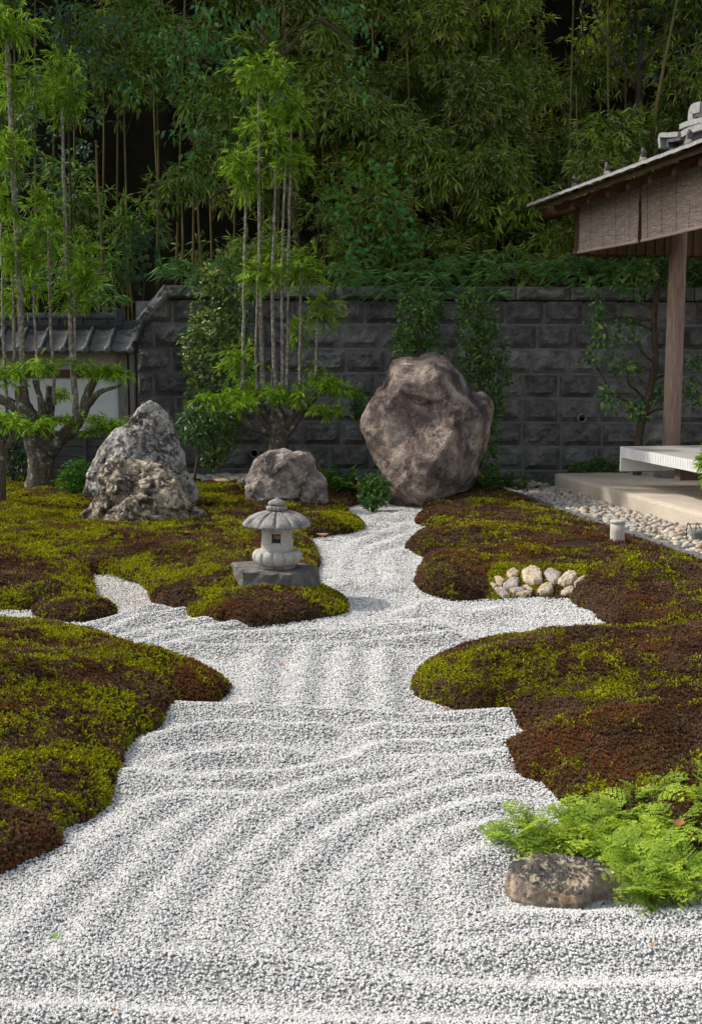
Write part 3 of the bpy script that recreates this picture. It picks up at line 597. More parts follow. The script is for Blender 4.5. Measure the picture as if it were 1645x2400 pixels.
o, V = craggy('boulder', 'tall upright purple brown boulder against the dark stone wall', 'boulder', BOUT, BIN, 4.425, 820, 800, 12.6, .32, mr1, 3)
low = V[V[:, 2] < .25]; ROCK_KEEP.append(np.array([(low[:, 0].min(), 12.55), (low[:, 0].mean(), low[:, 1].min() + .05), (low[:, 0].max(), 12.5), (low[:, 0].mean(), low[:, 1].max())]))
rock('rock', 'tall pale grey lichen rock, rear one of the left pair', 'rock', PX([(850, 132), (950, 165), (1050, 255), (1110, 375), (1155, 555), (1210, 700), (1240, 900), (1340, 1040), (1395, 1210), (1300, 1350), (700, 1420), (250, 1300), (85, 1170), (130, 1000), (200, 800), (350, 555), (480, 425), (600, 375), (650, 275), (720, 185)], 4.978, 180, 920),
   11.35, (.32, .35), 5, mr2, 6, [(.3, -1, .35, .24), (-.6, -.9, .3, .26), (.9, -.6, .1, .34)], (.06, .045, .026), (2.0, 6, 20), rid=.4, nplanes=6, facet=[(16, .2, 4), (90, .25, 8)])
rock('rock', 'knobbly tan and black conglomerate rock, front one of the left pair', 'rock', PX([(350, 850), (430, 775), (560, 785), (700, 835), (820, 825), (960, 865), (1070, 945), (1180, 1080), (1250, 1230), (1330, 1335), (1560, 1425), (1500, 1530), (1260, 1580), (1200, 1650), (900, 1720), (700, 1700), (450, 1600), (200, 1500), (10, 1440), (150, 1340), (230, 1220), (300, 1050), (315, 920)], 4.978, 180, 920),
   10.55, (.30, .32), 7, mr3, 6, [(.1, -1, .45, .20), (.9, -.7, .2, .34), (-.6, -.9, .2, .27)], (.06, .05, .034), (2.2, 7, 19), rid=.4, nplanes=6, facet=[(16, .2, 4), (90, .25, 8)])
rock('rock', 'rounded mauve grey rock behind the stone lantern', 'rock', PX([(470, 1480), (480, 1400), (503, 1345), (533, 1278), (620, 1218), (700, 1207), (755, 1232), (790, 1228), (850, 1228), (895, 1268), (907, 1335), (960, 1390), (972, 1480), (968, 1590), (880, 1620), (600, 1600), (480, 1540)], 2.655, 400, 600),
   11.75, (.34, .30), 9, mr4, 6, [(.2, -1, .15, .25), (.9, -.6, .1, .36), (-.7, -.8, .35, .30)], (.06, .035, .016), (2.0, 6, 18), rid=.35, strata=(1, .1, .25, 7, .03), nplanes=5, facet=[(8, .15, 3), (50, .15, 8)])
# flat rock in the near gravel: the outline lies in the ground plane
fo = [G(x, y, z)[:2] for x, y, z in ((1186, 2075, .03), (1194, 2040, .06), (1228, 2014, .07), (1266, 2003, .08), (1303, 2002, .08), (1340, 2011, .08), (1385, 2024, .07), (1402, 2036, .05), (1421, 2058, .04), (1462, 2084, .03), (1455, 2098, 0), (1434, 2107, 0), (1408, 2103, 0), (1390, 2110, 0), (1371, 2126, 0), (1349, 2136, 0), (1308, 2130, 0), (1248, 2122, 0), (1207, 2110, 0), (1188, 2092, 0))]
fo = np.array(fo); fc = (fo.max(0) + fo.min(0)) / 2
fo = np.array(fo); fc = fo.mean(0); NA, NRg = 150, 34; Qf = []
for i in range(len(fo)):
    a, b = fo[i], fo[(i + 1) % len(fo)]
    for k in range(14): Qf.append(a + (b - a) * k / 14 - fc)
Qf = np.array(Qf); ag = np.arctan2(Qf[:, 1], Qf[:, 0]); rd = np.hypot(*Qf.T); oo = np.argsort(ag); ag, rd = ag[oo], rd[oo]; th = np.linspace(-math.pi, math.pi, NA, endpoint=False); rO = np.interp(th, np.concatenate([ag - 6.28318, ag, ag + 6.28318]), np.tile(rd, 3))
rr = np.concatenate([np.linspace(.03, .90, 24), [.93, .955, .975, .99, 1.0, 1.0, 1.0, 1.0, 1.0, 1.0]]); zs = np.concatenate([np.full(24, 1.0), [.99, .95, .88, .78, .66, .5, .34, .18, .0, -.5]])
Tg, Kg = np.meshgrid(th, np.arange(NRg)); r_ = rO[None, :] * rr[:, None]; Xf = r_ * np.cos(Tg); Yf = r_ * np.sin(Tg); p3 = np.stack([Xf.ravel(), Yf.ravel(), np.zeros(Xf.size)], 1)
hgt = .066 + .16 * Yf.ravel() - .03 * Xf.ravel(); st_ = fbm(p3 * 14 + 3, 4, 61); hgt = hgt + .016 * np.round((st_ + fbm(p3 * 40, 3, 62) * .25) * 4) / 4 + .008 * fbm(p3 * 60, 4, 63); Zf = np.maximum(hgt, .03) * np.repeat(zs, NA)
side = np.repeat((zs < .97), NA); q3 = np.stack([Xf.ravel() * 22, Yf.ravel() * 22, Zf * 34], 1); dr_ = np.where(side, .014 * (1 - 2 * np.abs(fbm(q3, 4, 64))) - .006, 0); Xf = Xf.ravel() + np.cos(Tg.ravel()) * dr_; Yf = Yf.ravel() + np.sin(Tg.ravel()) * dr_
idx = np.arange(NA * NRg).reshape(NRg, NA); nx_ = np.roll(idx, -1, 1); fq = np.stack([idx[:-1], idx[1:], nx_[1:], nx_[:-1]], -1).reshape(-1, 4); Vf = np.concatenate([np.stack([Xf, Yf, Zf], 1), [[0, 0, float(Zf[:NA].mean())]]]); tri = np.stack([np.full(NA, NA * NRg), idx[0], nx_[0]], 1)
o = ob('rock', mesh_np('rock', Vf, [fq, tri], False, mr5), None, (fc[0], fc[1], .004)); tag(o, 'flat dark stone with ochre lichen in the near gravel beside ferns', 'rock')
# ---- small pale stones bedded at the gravel's edge on the right
ms_ = rock_mat('cream_stone', [(.3, (.40, .30, .20)), (.5, (.59, .48, .34)), (.7, (.72, .62, .48))], 9, [(30, .62, (.62, .57, .48), .7), (16, .66, (.30, .20, .13), .6)], bsc=40, bstr=.6)
ms2 = rock_mat('pink_grey_stone', [(.3, (.28, .22, .19)), (.5, (.43, .36, .315)), (.7, (.55, .48, .43))], 9, [(26, .62, (.5, .46, .42), .6)], bsc=40, bstr=.6)
SS = [([(337, 160), (380, 120), (435, 97), (515, 155), (470, 205), (400, 225), (345, 195)], 0, 'pale grey angular stone at the back left of the small stone cluster'),
 ([(545, 150), (610, 120), (670, 80), (730, 95), (810, 135), (825, 210), (830, 285), (710, 318), (600, 280), (560, 220)], 0, 'largest cream yellow stone, central in the small stone cluster'),
 ([(855, 170), (900, 115), (960, 108), (1090, 180), (1050, 270), (990, 305), (930, 280)], 1, 'pinkish grey square stone right of the largest cream stone'),
 ([(1045, 300), (1110, 220), (1200, 160), (1300, 170), (1320, 240), (1240, 330), (1130, 335)], 0, 'wide cream wedge stone at the back right of the stone cluster'),
 ([(1255, 330), (1330, 260), (1430, 205), (1435, 240), (1360, 310), (1290, 340)], 0, 'long thin pale stone leaning at the right end of the cluster'),
 ([(168, 210), (250, 205), (315, 265), (265, 325), (190, 290)], 0, 'pale orange stone at the upper left of the stone cluster'),
 ([(110, 300), (150, 282), (205, 325), (160, 350), (120, 335)], 0, 'tiny cream stone at the far left tip of the cluster'),
 ([(285, 335), (380, 260), (440, 238), (510, 255), (490, 370), (400, 390), (300, 370)], 1, 'broad mauve stone in the left half of the cluster'),
 ([(170, 375), (260, 362), (330, 410), (378, 485), (290, 490), (210, 430)], 1, 'dark veined grey stone at the lower left corner of the cluster'),
 ([(380, 405), (470, 385), (620, 400), (560, 440), (430, 455)], 1, 'low flat grey stone at the lower edge of the cluster'),
 ([(460, 465), (560, 435), (650, 425), (670, 460), (560, 480)], 0, 'flat tan stone half buried in gravel below the cluster'),
 ([(555, 335), (620, 322), (700, 395), (680, 412), (600, 385)], 0, 'small oblong cream stone among green moss in the cluster'),
 ([(755, 430), (820, 350), (890, 315), (960, 330), (985, 390), (930, 445), (800, 450)], 0, 'rounded sandy stone at the lower middle of the cluster'),
 ([(1085, 440), (1160, 375), (1240, 358), (1275, 400), (1250, 460), (1150, 475)], 0, 'beige stone with a dark hole at the lower right of the cluster'),
 ([(1352, 370), (1400, 335), (1430, 350), (1400, 400)], 0, 'small pale stone half hidden by bright moss right of the cluster')]
for i, (sil, k, lab) in enumerate(SS):
    px = PX(sil, 5.9, 1130, 1320); ymax = max(p[1] for p in px); cx_ = sum(p[0] for p in px) / len(px)
    zof = lambda y: max(0.0, (1402 - y) / 64 * .105); Q = np.array([G(x, y, zof(y)) for x, y in px]); c3 = Q.mean(0); Wm = np.ptp(Q[:, 0]); th_ = min(.06, Wm * .26); rs = random.Random(70 + i); D_ = []
    for a, b in zip(Q, np.roll(Q, -1, 0)):
        for h in range(3): D_.append(a + (b - a) * h / 3 - c3)
    D_ = np.array(D_); n = len(D_); rings = []
    for s_, dz in ((1.04, -.05), (1.03, -.005), (1.0, th_ * .45), (.93, th_ * .8), (.78, th_ * .97), (.45, th_ * 1.06)):
        R = D_ * s_; R[:, 2] = D_[:, 2] * s_; R = R + np.array((0, 0, dz)); jt = Wm * .022; R = R + np.array([(rs.uniform(-jt, jt), rs.uniform(-jt, jt), rs.uniform(-jt, jt) * .8) for _ in range(n)]); rings.append(R)
    V = np.concatenate(rings + [[(0, 0, th_ * 1.05)]]); fq = []; ft = []
    for r in range(5):
        for k2 in range(n): fq.append((r * n + k2, (r + 1) * n + k2, (r + 1) * n + (k2 + 1) % n, r * n + (k2 + 1) % n))
    for k2 in range(n): ft.append((5 * n + k2, 6 * n, 5 * n + (k2 + 1) % n))
    me = mesh_np('stone', V, [fq, ft], False, (ms_, ms2)[k]); bm = bmesh.new(); bm.from_mesh(me); bmesh.ops.recalc_face_normals(bm, faces=bm.faces[:]); bm.to_mesh(me); bm.free()
    tag(ob('stone', me, None, c3 + np.array((0, 0, .004))), lab, 'stone', 'small stones at the gravel edge')
# ================================================================== stone lantern on its block
m_gran, t, b_ = nmat('granite', .8, .25); p_ = pos_node(t)
c_ = ramp(t, noise(t, p_, 160, 3, .8), [(.34, (.20, .19, .175)), (.5, (.47, .445, .405)), (.66, (.60, .575, .53))]); c_ = mixc(t, 1.0, c_, ramp(t, noise(t, p_, 9, 6, .6), [(.3, .78), (.65, 1.08)]), 'MULTIPLY')
lk(t, c_, b_.inputs['Base Color']); bump(t, b_, noise(t, p_, 130, 4, .8), .5, .006)
m_gran2, t, b_ = nmat('weathered_granite', .85, .2); p_ = pos_node(t)
c_ = ramp(t, noise(t, p_, 150, 3, .8), [(.34, (.11, .10, .10)), (.5, (.30, .28, .265)), (.66, (.44, .42, .39))])
drk = ramp(t, noise(t, pos_node(t, (1, 1, .5)), 13, 7, .65), [(.46, 1.0), (.68, .33)]); c_ = mixc(t, 1.0, c_, drk, 'MULTIPLY')
lk(t, c_, b_.inputs['Base Color']); bump(t, b_, noise(t, p_, 120, 4, .8), .6, .006)
m_blk = rock_mat('lantern_block_stone', [(.3, (.085, .082, .080)), (.5, (.14, .132, .122)), (.72, (.22, .20, .175))], 7, [(40, .66, (.27, .25, .22), .5)], bsc=20, bstr=.5)
bz = .20
top = [G(x, y, bz) for x, y in ((543, 1318), (600, 1314.5), (670, 1315), (743, 1326), (747, 1330), (718, 1340), (692, 1344.5), (640, 1343), (570, 1338.5), (556, 1328))]
bot = [p.copy() for p in top]; cc = np.mean(top, 0)
bm = bmesh.new(); rings = []
for k, (s, z) in enumerate(((.965, bz), (1.0, bz - .010), (1.01, bz - .06), (1.02, bz - .12), (1.03, -.05))):
    ring = []
    for j, p in enumerate(top):
        for h in range(4):
            q = p + (top[(j + 1) % len(top)] - p) * h / 4; d = (q - cc) * s + cc; jit = 0 if k == 0 else .010
            ring.append(bm.verts.new((d[0] + random.uniform(-jit, jit), d[1] + random.uniform(-jit, jit) * 1.2, z + (random.uniform(-.004, .004) if k < 2 else 0))))
    rings.append(ring)
N_ = len(rings[0])
for a, b in zip(rings[:-1], rings[1:]):
    for j in range(N_): bm.faces.new((a[j], b[j], b[(j + 1) % N_], a[(j + 1) % N_]))
bm.faces.new(rings[0]); bmesh.ops.recalc_face_normals(bm, faces=bm.faces[:]); me = bpy.data.meshes.new('stone_block'); bm.to_mesh(me); bm.free(); me.materials.append(m_blk)
tag(ob('stone_block', me), 'squared dark grey stone block carrying the lantern', 'stone block'); ROCK_KEEP.append(np.array([(q[0], q[1]) for q in top]))
LC = G(650, 1331, bz); LS = 1.03
lan = thing('stone_lantern', 'small round granite lantern with a fluted roof on a dark block', 'stone lantern', LC)
def petal(n, d, ph=0.0): return lambda a, i: 1 - d * (abs(math.sin(n * a / 2 + ph)) < .001) - d * (1 - abs(math.cos(n * (a + ph) / 2))) ** 2.2
mb = MB(); mb.lathe([(.105, 0), (.115, .012), (.10, .03)], 40); mb.build('foot', m_gran2, lan, True)
pr = [(.10, .020), (.128, .028), (.147, .046), (.155, .068), (.154, .088), (.148, .104), (.137, .113), (.10, .115)]
mb = MB(); mb.lathe(pr, 180, rfun=lambda a, i: 1 - (.10 if 0 < i < 7 else .02) * (abs(math.cos(6.5 * (a + .25))) ** 14 if True else 0)); mb.build('petal_base', m_gran, lan, True)
# light chamber: drum with a square opening through it
def drum():
    bm = bmesh.new(); seg, rows = 96, [.113, .130, .150, .170, .180, .205, .228, .240, .262]
    ro = lambda z: .1005 - (z - .113) * .035; op = lambda a, z: None
    hw, z0, z1 = .027, .170, .228; va = {}
    def V_(x, y, z):
        k = (round(x, 5), round(y, 5), round(z, 5))
        if k not in va: va[k] = bm.verts.new((x, y, z))
        return va[k]
    xs = sorted(set(np.round(np.concatenate([np.linspace(-1, 1, 3) * .027, [.027, -.027]]), 5)))
    def ringpts(z, r):
        P = []; b = math.asin(hw / r)
        for s0 in (-math.pi / 2, math.pi / 2):
            P += [(s0 - b), s0, (s0 + b)]; e0, e1 = s0 + b, s0 + math.pi - b; P += [e0 + (e1 - e0) * k / 22 for k in range(1, 22)]
        return [(r * math.cos(a), r * math.sin(a)) for a in P]
    RO = [ringpts(z, ro(z)) for z in rows]; RI = [ringpts(z, .07) for z in rows]; n = len(RO[0])
    hole = lambda j: j in (0, 1, n // 2, n // 2 + 1)
    for i in range(len(rows) - 1):
        inh = rows[i] >= z0 - 1e-6 and rows[i + 1] <= z1 + 1e-6
        for j in range(n):
            if inh and hole(j): continue
            k = (j + 1) % n
            for RR, fl in ((RO, 0), (RI, 1)):
                q = [V_(*RR[i][j], rows[i]), V_(*RR[i][k], rows[i]), V_(*RR[i + 1][k], rows[i + 1]), V_(*RR[i + 1][j], rows[i + 1])]
                bm.faces.new(q[::-1] if fl else q)
    i0, i1 = rows.index(z0), rows.index(z1)
    for js in ((0, 1), (n // 2, n // 2 + 1)):
        for j in js:
            k = (j + 1) % n
            bm.faces.new([V_(*RO[i0][j], z0), V_(*RO[i0][k], z0), V_(*RI[i0][k], z0), V_(*RI[i0][j], z0)]); bm.faces.new([V_(*RO[i1][k], z1), V_(*RO[i1][j], z1), V_(*RI[i1][j], z1), V_(*RI[i1][k], z1)])
        for j, fl in ((js[0], 0), ((js[1] + 1) % n, 1)):
            for i in range(i0, i1):
                q = [V_(*RO[i][j], rows[i]), V_(*RI[i][j], rows[i]), V_(*RI[i + 1][j], rows[i + 1]), V_(*RO[i + 1][j], rows[i + 1])]; bm.faces.new(q[::-1] if fl else q)
    bmesh.ops.recalc_face_normals(bm, faces=bm.faces[:]); me = bpy.data.meshes.new('light_chamber'); bm.to_mesh(me); bm.free(); me.materials.append(m_gran); return me
dr = ob('light_chamber', drum(), lan)
mb = MB()
for sx, sz, dx, dz in ((-.034, .199, .009, .078), (.034, .199, .009, .078), (0, .234, .059, .008), (0, .164, .059, .008)): mb.box((sx, -.0985 + abs(sx) * .12, sz), (dx, .010, dz), None, .002)
mb.build('window_frame', m_gran, dr)
mb = MB(); NR = 13
pr = [(.088, .258), (.185, .262), (.206, .266), (.216, .276), (.214, .286), (.200, .303), (.175, .322), (.140, .341), (.100, .354), (.06, .361), (.03, .363)]
mb.lathe(pr, 208, rfun=lambda a, i: 1 - (.028 if 1 < i < 9 else .0) * abs(math.cos(NR / 2 * (a + .1))) ** 18)
v_ = mb.v; n208 = 208
for i, p in enumerate(v_):                     # flutes also sink the surface between the ribs
    r_i, k = divmod(i, n208); a = 2 * math.pi * k / n208
    if 3 < r_i < 10: v_[i] = (p[0], p[1], p[2] - .011 * abs(math.cos(NR / 2 * (a + .1))) ** 18)
mb.build('roof', m_gran2, lan, True)
fin = MB(); fin.lathe([(.045, .358), (.062, .364), (.068, .376), (.066, .388), (.05, .394)], 120, rfun=lambda a, i: 1 - .12 * abs(math.cos(8 * a)) ** 10); f_ = fin.build('finial', m_gran2, lan, True)
fin = MB(); fin.lathe([(.040, .393), (.053, .400), (.055, .410), (.046, .421), (.026, .430), (.010, .436), (.004, .443)], 40); fin.build('jewel', m_gran2, f_, True)
lan.scale = (LS, LS, LS)
# ================================================================== stone wall
m_blockm, t, b_ = nmat('dark_wall_stone', .9, .2); p_ = pos_node(t); rnd = nd(t, 'ShaderNodeObjectInfo').outputs['Random']
c_ = ramp(t, noise(t, p_, 6, 8, .65), [(.3, (.078, .074, .071)), (.5, (.182, .174, .167)), (.72, (.325, .312, .298))]); c_ = mixc(t, 1.0, c_, ramp(t, rnd, [(0, .78), (1, 1.22)]), 'MULTIPLY')
c_ = mixc(t, ramp(t, noise(t, p_, 45, 5, .7), [(.64, 0), (.70, .6)]), c_, (.2, .2, .2))
sx = nd(t, 'ShaderNodeSeparateXYZ'); lk(t, nd(t, 'ShaderNodeNewGeometry').outputs['Position'], sx.inputs[0])
ad = nd(t, 'ShaderNodeMath', _operation='MULTIPLY_ADD'); ad.inputs[1].default_value = 1.0; lk(t, noise(t, p_, 1.6, 4), ad.inputs[0]); lk(t, sx.outputs[2], ad.inputs[2])
alg = ramp(t, ad.outputs[0], [(.45, .55), (1.05, 0)]); c_ = mixc(t, alg, c_, (.075, .098, .060))
wt = ramp(t, noise(t, pos_node(t, (6, 6, .5)), 3, 5, .6), [(.58, 0), (.75, .35)]); c_ = mixc(t, wt, c_, (.125, .125, .128))
lk(t, c_, b_.inputs['Base Color']); bump(t, b_, noise(t, p_, 28, 10, .7), .9, .03)
WY = 14.5
m_mort, t, b_ = nmat('wall_joint', .95, .1); p_ = pos_node(t); lk(t, ramp(t, noise(t, p_, 7, 7), [(.3, (.16, .155, .15)), (.7, (.28, .272, .264))]), b_.inputs['Base Color']); bump(t, b_, noise(t, p_, 60, 6), .6, .01)
def block_mesh(seed, nx=15, nz=10, cop=False):
    r = np.random.default_rng(seed); x = np.linspace(0, 1, nx); z = np.linspace(0, 1, nz); X, Z = np.meshgrid(x, z)
    d = np.minimum(np.minimum(X, 1 - X) * 1.55, np.minimum(Z, 1 - Z)); p = np.stack([X.ravel() * 3, Z.ravel() * 2, np.full(X.size, seed * 1.7)], 1)
    prof = np.clip((d - .085) / .13, 0, 1) ** .6
    Yd = -(.012 + prof.ravel() * (.062 + .055 * fbm(p * 1.3, 4, seed)) + .022 * fbm(p * 4, 3, seed + 7) * prof.ravel())
    jx = (d.ravel() > .01) * .03 * fbm(p * 2.5, 2, seed + 3)
    V = np.stack([X.ravel() - .5 + jx, Yd, Z.ravel() - .5 + jx * .7], 1); idx = np.arange(X.size).reshape(X.shape)
    fq = [tuple(q) for q in np.stack([idx[:-1, :-1], idx[:-1, 1:], idx[1:, 1:], idx[1:, :-1]], -1).reshape(-1, 4)]
    v = [tuple(q) for q in V]; n0 = len(v); v += [(-.5, .2, -.5), (.5, .2, -.5), (.5, .2, .5), (-.5, .2, .5)]
    fq += [tuple(idx[0, ::-1]) + (n0, n0 + 1), tuple(idx[-1, :]) + (n0 + 2, n0 + 3), tuple(idx[:, 0]) + (n0 + 3, n0), tuple(idx[::-1, -1]) + (n0 + 1, n0 + 2)]
    me = bpy.data.meshes.new('block'); me.from_pydata(v, [], fq); me.polygons.foreach_set('use_smooth', np.full(len(me.polygons), False)); me.materials.append(m_blockm); return me
BLK = [block_mesh(k) for k in range(14)]
wall = thing('stone_wall', 'dark rusticated stone block wall across the back of the garden', 'wall', (0, WY, 0), rot=(0, R_(.25), 0))
ROWH = .2935; Z0 = -.116; XL, XR = D(318, 900, WY)[0], 5.2
mb = MB(); mb.box(((XL + XR) / 2, .32, 1.02), (XR - XL, .50, 2.36)); mb.build('core', m_mort, wall)
rw = random.Random(5)
for r_i in range(8):
    zc = Z0 + ROWH * (r_i + .5); x = XL + (0 if r_i % 2 else -.24) - .0
    xlim = XL if r_i < 7 else XL + .16
    while x < XR:
        w = rw.uniform(.40, .50); x0, x1 = max(x, xlim), min(x + w, XR)
        if x1 - x0 > .1:
            o = ob('block', BLK[rw.randrange(14)], wall, ((x0 + x1) / 2, .07, zc + rw.uniform(-.003, .003)), None, (x1 - x0 - .032, rw.uniform(.75, 1.2), ROWH - .030))
        x += w
COP = [block_mesh(40 + k, 17, 6) for k in range(6)]
zt = Z0 + 8 * ROWH
cx0 = XL + .33; x = cx0
while x < XR:
    w = rw.uniform(.6, .85); x1 = min(x + w, XR)
    ob('coping_stone', COP[rw.randrange(6)], wall, ((x + x1) / 2, .035, zt + .078), None, (x1 - x - .014, 1.2, .155)); x += w
mb = MB(); mb.box(((cx0 + XR) / 2, .36, zt + .07), (XR - cx0, .5, .14)); mb.build('coping_back', m_blockm, wall)
# coping runs down the left end as a slope
a0 = np.array((cx0 + .02, zt + .155)); a1 = np.array((XL - .02, zt - .30)); dl = a1 - a0; L = np.hypot(*dl); an = math.atan2(dl[1], dl[0])
for k, (f0, f1) in enumerate(((0, .55), (.55, 1))):
    m_ = a0 + dl * (f0 + f1) / 2; nrm_ = np.array((-dl[1], dl[0])) / L; m_ = m_ + nrm_ * .07
    o = ob('coping_stone', COP[k], wall, (m_[0], .03, m_[1]), (0, -(an + math.pi), 0), (L * (f1 - f0) + .02, 1.2, .15))
m_pvc, t, b_ = nmat('pipe_plastic', .5, .4); b_.inputs['Base Color'].default_value = (.22, .22, .22, 1); m_blackh, t, b_ = nmat('pipe_shade_disc', .95, .0); b_.inputs['Base Color'].default_value = (.006, .006, .006, 1)  # the near-black is painted shade for the inside of the pipes
for px, py in ((596, 1063), (1362, 977)):
    c = D(px, py, WY - .02); mb = MB(); seg = 24; vs = []; fs = []
    for rr, yy in ((.052, .1), (.052, -.035), (.042, -.035), (.040, .12)):
        for k in range(seg): a = 6.2832 * k / seg; vs.append((rr * math.cos(a), yy, rr * math.sin(a)))
    for i in range(3):
        for k in range(seg): fs.append((i * seg + k, i * seg + (k + 1) % seg, (i + 1) * seg + (k + 1) % seg, (i + 1) * seg + k))
    mb.add(vs, fs); pz = mb.build('drain_pipe', m_pvc, wall, True, (c[0], -.05, c[2])); mb = MB(); mb.add([(.041 * math.cos(6.2832 * k / 24), .06, .041 * math.sin(6.2832 * k / 24)) for k in range(24)], [tuple(range(24))]); mb.build('pipe_shade_disc', m_blackh, pz)  # black disc in the bore stands in for its shade
# ================================================================== pavilion on the right
m_plat, t, b_ = nmat('washed_gravel_concrete', .9, .15); p_ = pos_node(t)
c_ = ramp(t, noise(t, p_, 150, 3, .8), [(.36, (.30, .24, .18)), (.5, (.52, .445, .36)), (.64, (.68, .61, .52))]); c_ = mixc(t, 1.0, c_, ramp(t, noise(t, p_, 3, 6, .6), [(.3, .85), (.7, 1.1)]), 'MULTIPLY')
lk(t, c_, b_.inputs['Base Color']); bump(t, b_, noise(t, p_, 110, 4, .8), .5, .006)
MBE = Matrix(((BN[0], -BE[0], 0), (BN[1], -BE[1], 0), (0, 0, 1)))          # u, v, z -> world
RZB = math.atan2(BN[1], BN[0]); FL = -1
def bb(mb, u0, u1, v0, v1, z0, z1, bev=0.0):
    c = B((u0 + u1) / 2, (v0 + v1) / 2, (z0 + z1) / 2); mb.box(c, (u1 - u0, v1 - v0, z1 - z0), MBE, bev)
PLH = .205
mb = MB(); bb(mb, 0, 4.6, 0, 7.2, -.05, PLH, .035); o = mb.build('platform', m_plat); tag(o, 'raised pale washed concrete platform under the pavilion', 'platform', kind='structure')
m_post = wood_mat('post_wood', (.22, .13, .095), (.42, .32, .265), (6, 6, .5), 9, .6)
m_dkwood = wood_mat('dark_wood', (.045, .022, .014), (.11, .055, .033), (3, 3, 3), 10, .6); m_white = None
m_rafter = wood_mat('rafter_wood', (.07, .032, .020), (.14, .07, .045), (3, 3, 3), 12, .65)
m_rend, t, b_ = nmat('rafter_end_paint', .7, .2); b_.inputs['Base Color'].default_value = (.42, .36, .33, 1)
m_tile, t, b_ = nmat('roof_tile', .42, .5); p_ = pos_node(t); lk(t, ramp(t, noise(t, p_, 9, 7, .6), [(.3, (.055, .057, .062)), (.7, (.125, .128, .135))]), b_.inputs['Base Color']); bump(t, b_, noise(t, p_, 50, 4), .2, .005)
m_tile2, t, b_ = nmat('pale_roof_tile', .55, .4); p_ = pos_node(t); lk(t, ramp(t, noise(t, p_, 20, 7, .65), [(.3, (.22, .215, .21)), (.7, (.40, .39, .375))]), b_.inputs['Base Color']); bump(t, b_, noise(t, p_, 50, 4), .2, .005)
pav = thing('pavilion', 'open wooden tea pavilion with tiled eaves at the right edge', 'pavilion', BO)
def pch(name, mb, mat, parent=None, smooth=False):
    o = mb.build(name, mat, None, smooth); p = parent or pav; o.parent = p; o.matrix_parent_inverse = Matrix.Translation(-Vector(BO)); return o
pf = G(1570, 1118, PLH); pu, pv = to_uv(pf)
mb = MB(); mb.tube([pf + (0, 0, z) for z in (.06, 1.0, 2.0, 3.3)], [.098, .097, .095, .093], 24); pch('post', mb, m_post, None, True)
mb = MB(); mb.lathe([(.19, -.01), (.17, .045), (.135, .075), (.10, .08)], 14, (pf[0], pf[1], PLH), rfun=lambda a, i: 1 + .05 * math.sin(5 * a)); pch('base_stone', mb, m_blk)
# eave: edge runs along v at u = EU, roof rises with u
d_ = ray(1240, 478); EU = -.32; kk = ((BO + BN * EU - np.array((0, 0, CH))) @ BN) / (d_ @ BN); ep = np.array((0, 0, CH)) + d_ * kk; EV0 = to_uv(ep)[1]; EZ = ep[2]; SL = .35
print('eave', EU, EV0, EZ)
EVN = 8.6; zr = lambda u: EZ + (u - EU) * SL
def slab(mb, u0, u1, v0, v1, th, off):
    P = [B(u, v, zr(u) + off + h) for h in (-th, 0) for u, v in ((u0, v0), (u1, v0), (u1, v1), (u0, v1))]
    mb.add(P, [(0, 1, 2, 3), (7, 6, 5, 4), (0, 4, 5, 1), (1, 5, 6, 2), (2, 6, 7, 3), (3, 7, 4, 0)])
mb = MB(); slab(mb, EU + .05, 4.2, EV0 + .05, EVN, .03, -.035); pch('roof_board', mb, m_dkwood)
mb = MB(); slab(mb, EU + .05, EU + .14, EV0 + .04, EVN, .03, -.066); pch('fascia', mb, m_dkwood)
tl = MB(); n_ = 12                            # one eave tile: a shallow trough with a raised roll at its side
def tile_mesh(w, d, th, nm, mat, slope):
    xs = np.linspace(0, 1, 13); prof = .006 * xs + .004 * np.sin(xs * math.pi); v = []; f = []
    for yy in (0, d):
        for k, x in enumerate(xs):
            v += [(yy, x * w, prof[k] * w / .27 + yy * slope), (yy, x * w, prof[k] * w / .27 - th + yy * slope)]
    n = len(xs)
    for k in range(n - 1):
        a = 2 * k; b = 2 * n + 2 * k; f += [(a, b, b + 2, a + 2), (a + 1, a + 3, b + 3, b + 1), (a, a + 2, a + 3, a + 1), (b, b + 1, b + 3, b + 2)]
    f += [(0, 1, 2 * n + 1, 2 * n), (2 * n - 2, 4 * n - 2, 4 * n - 1, 2 * n - 1)]
    me = bpy.data.meshes.new(nm); me.from_pydata(v, [], f); me.update(); me.materials.append(mat); return me
TM = tile_mesh(.262, .30, .028, 'eave_tile', m_tile2, SL); TM2 = tile_mesh(.262, .34, .020, 'roof_tile', m_tile, SL)
R3 = Matrix(((BN[0], -BE[0], 0), (BN[1], -BE[1], 0), (0, 0, 1))).to_4x4()
def place(me, name, u, v, z, parent, org):
    o = bpy.data.objects.new(name, me); COL.objects.link(o); o.parent = parent
    M = R3.copy(); M.translation = Vector(B(u, v, z)) - Vector(org); o.matrix_local = M; return o
k = 0; v = EV0
while v < EVN - .3:
    place(TM, 'eave_tile', EU - .03, v, EZ - .005, pav, BO)
    for j in (1, 2, 3, 4): place(TM2, 'roof_tile', EU - .03 + j * .27, v, EZ - .005 + (j * .27) * SL + .012, pav, BO)
    v += .262; k += 1
m_guard = rock_mat('weathered_tile', [(.3, (.07, .072, .075)), (.5, (.17, .165, .155)), (.7, (.33, .27, .21))], 14, None, bsc=40, bstr=.4)
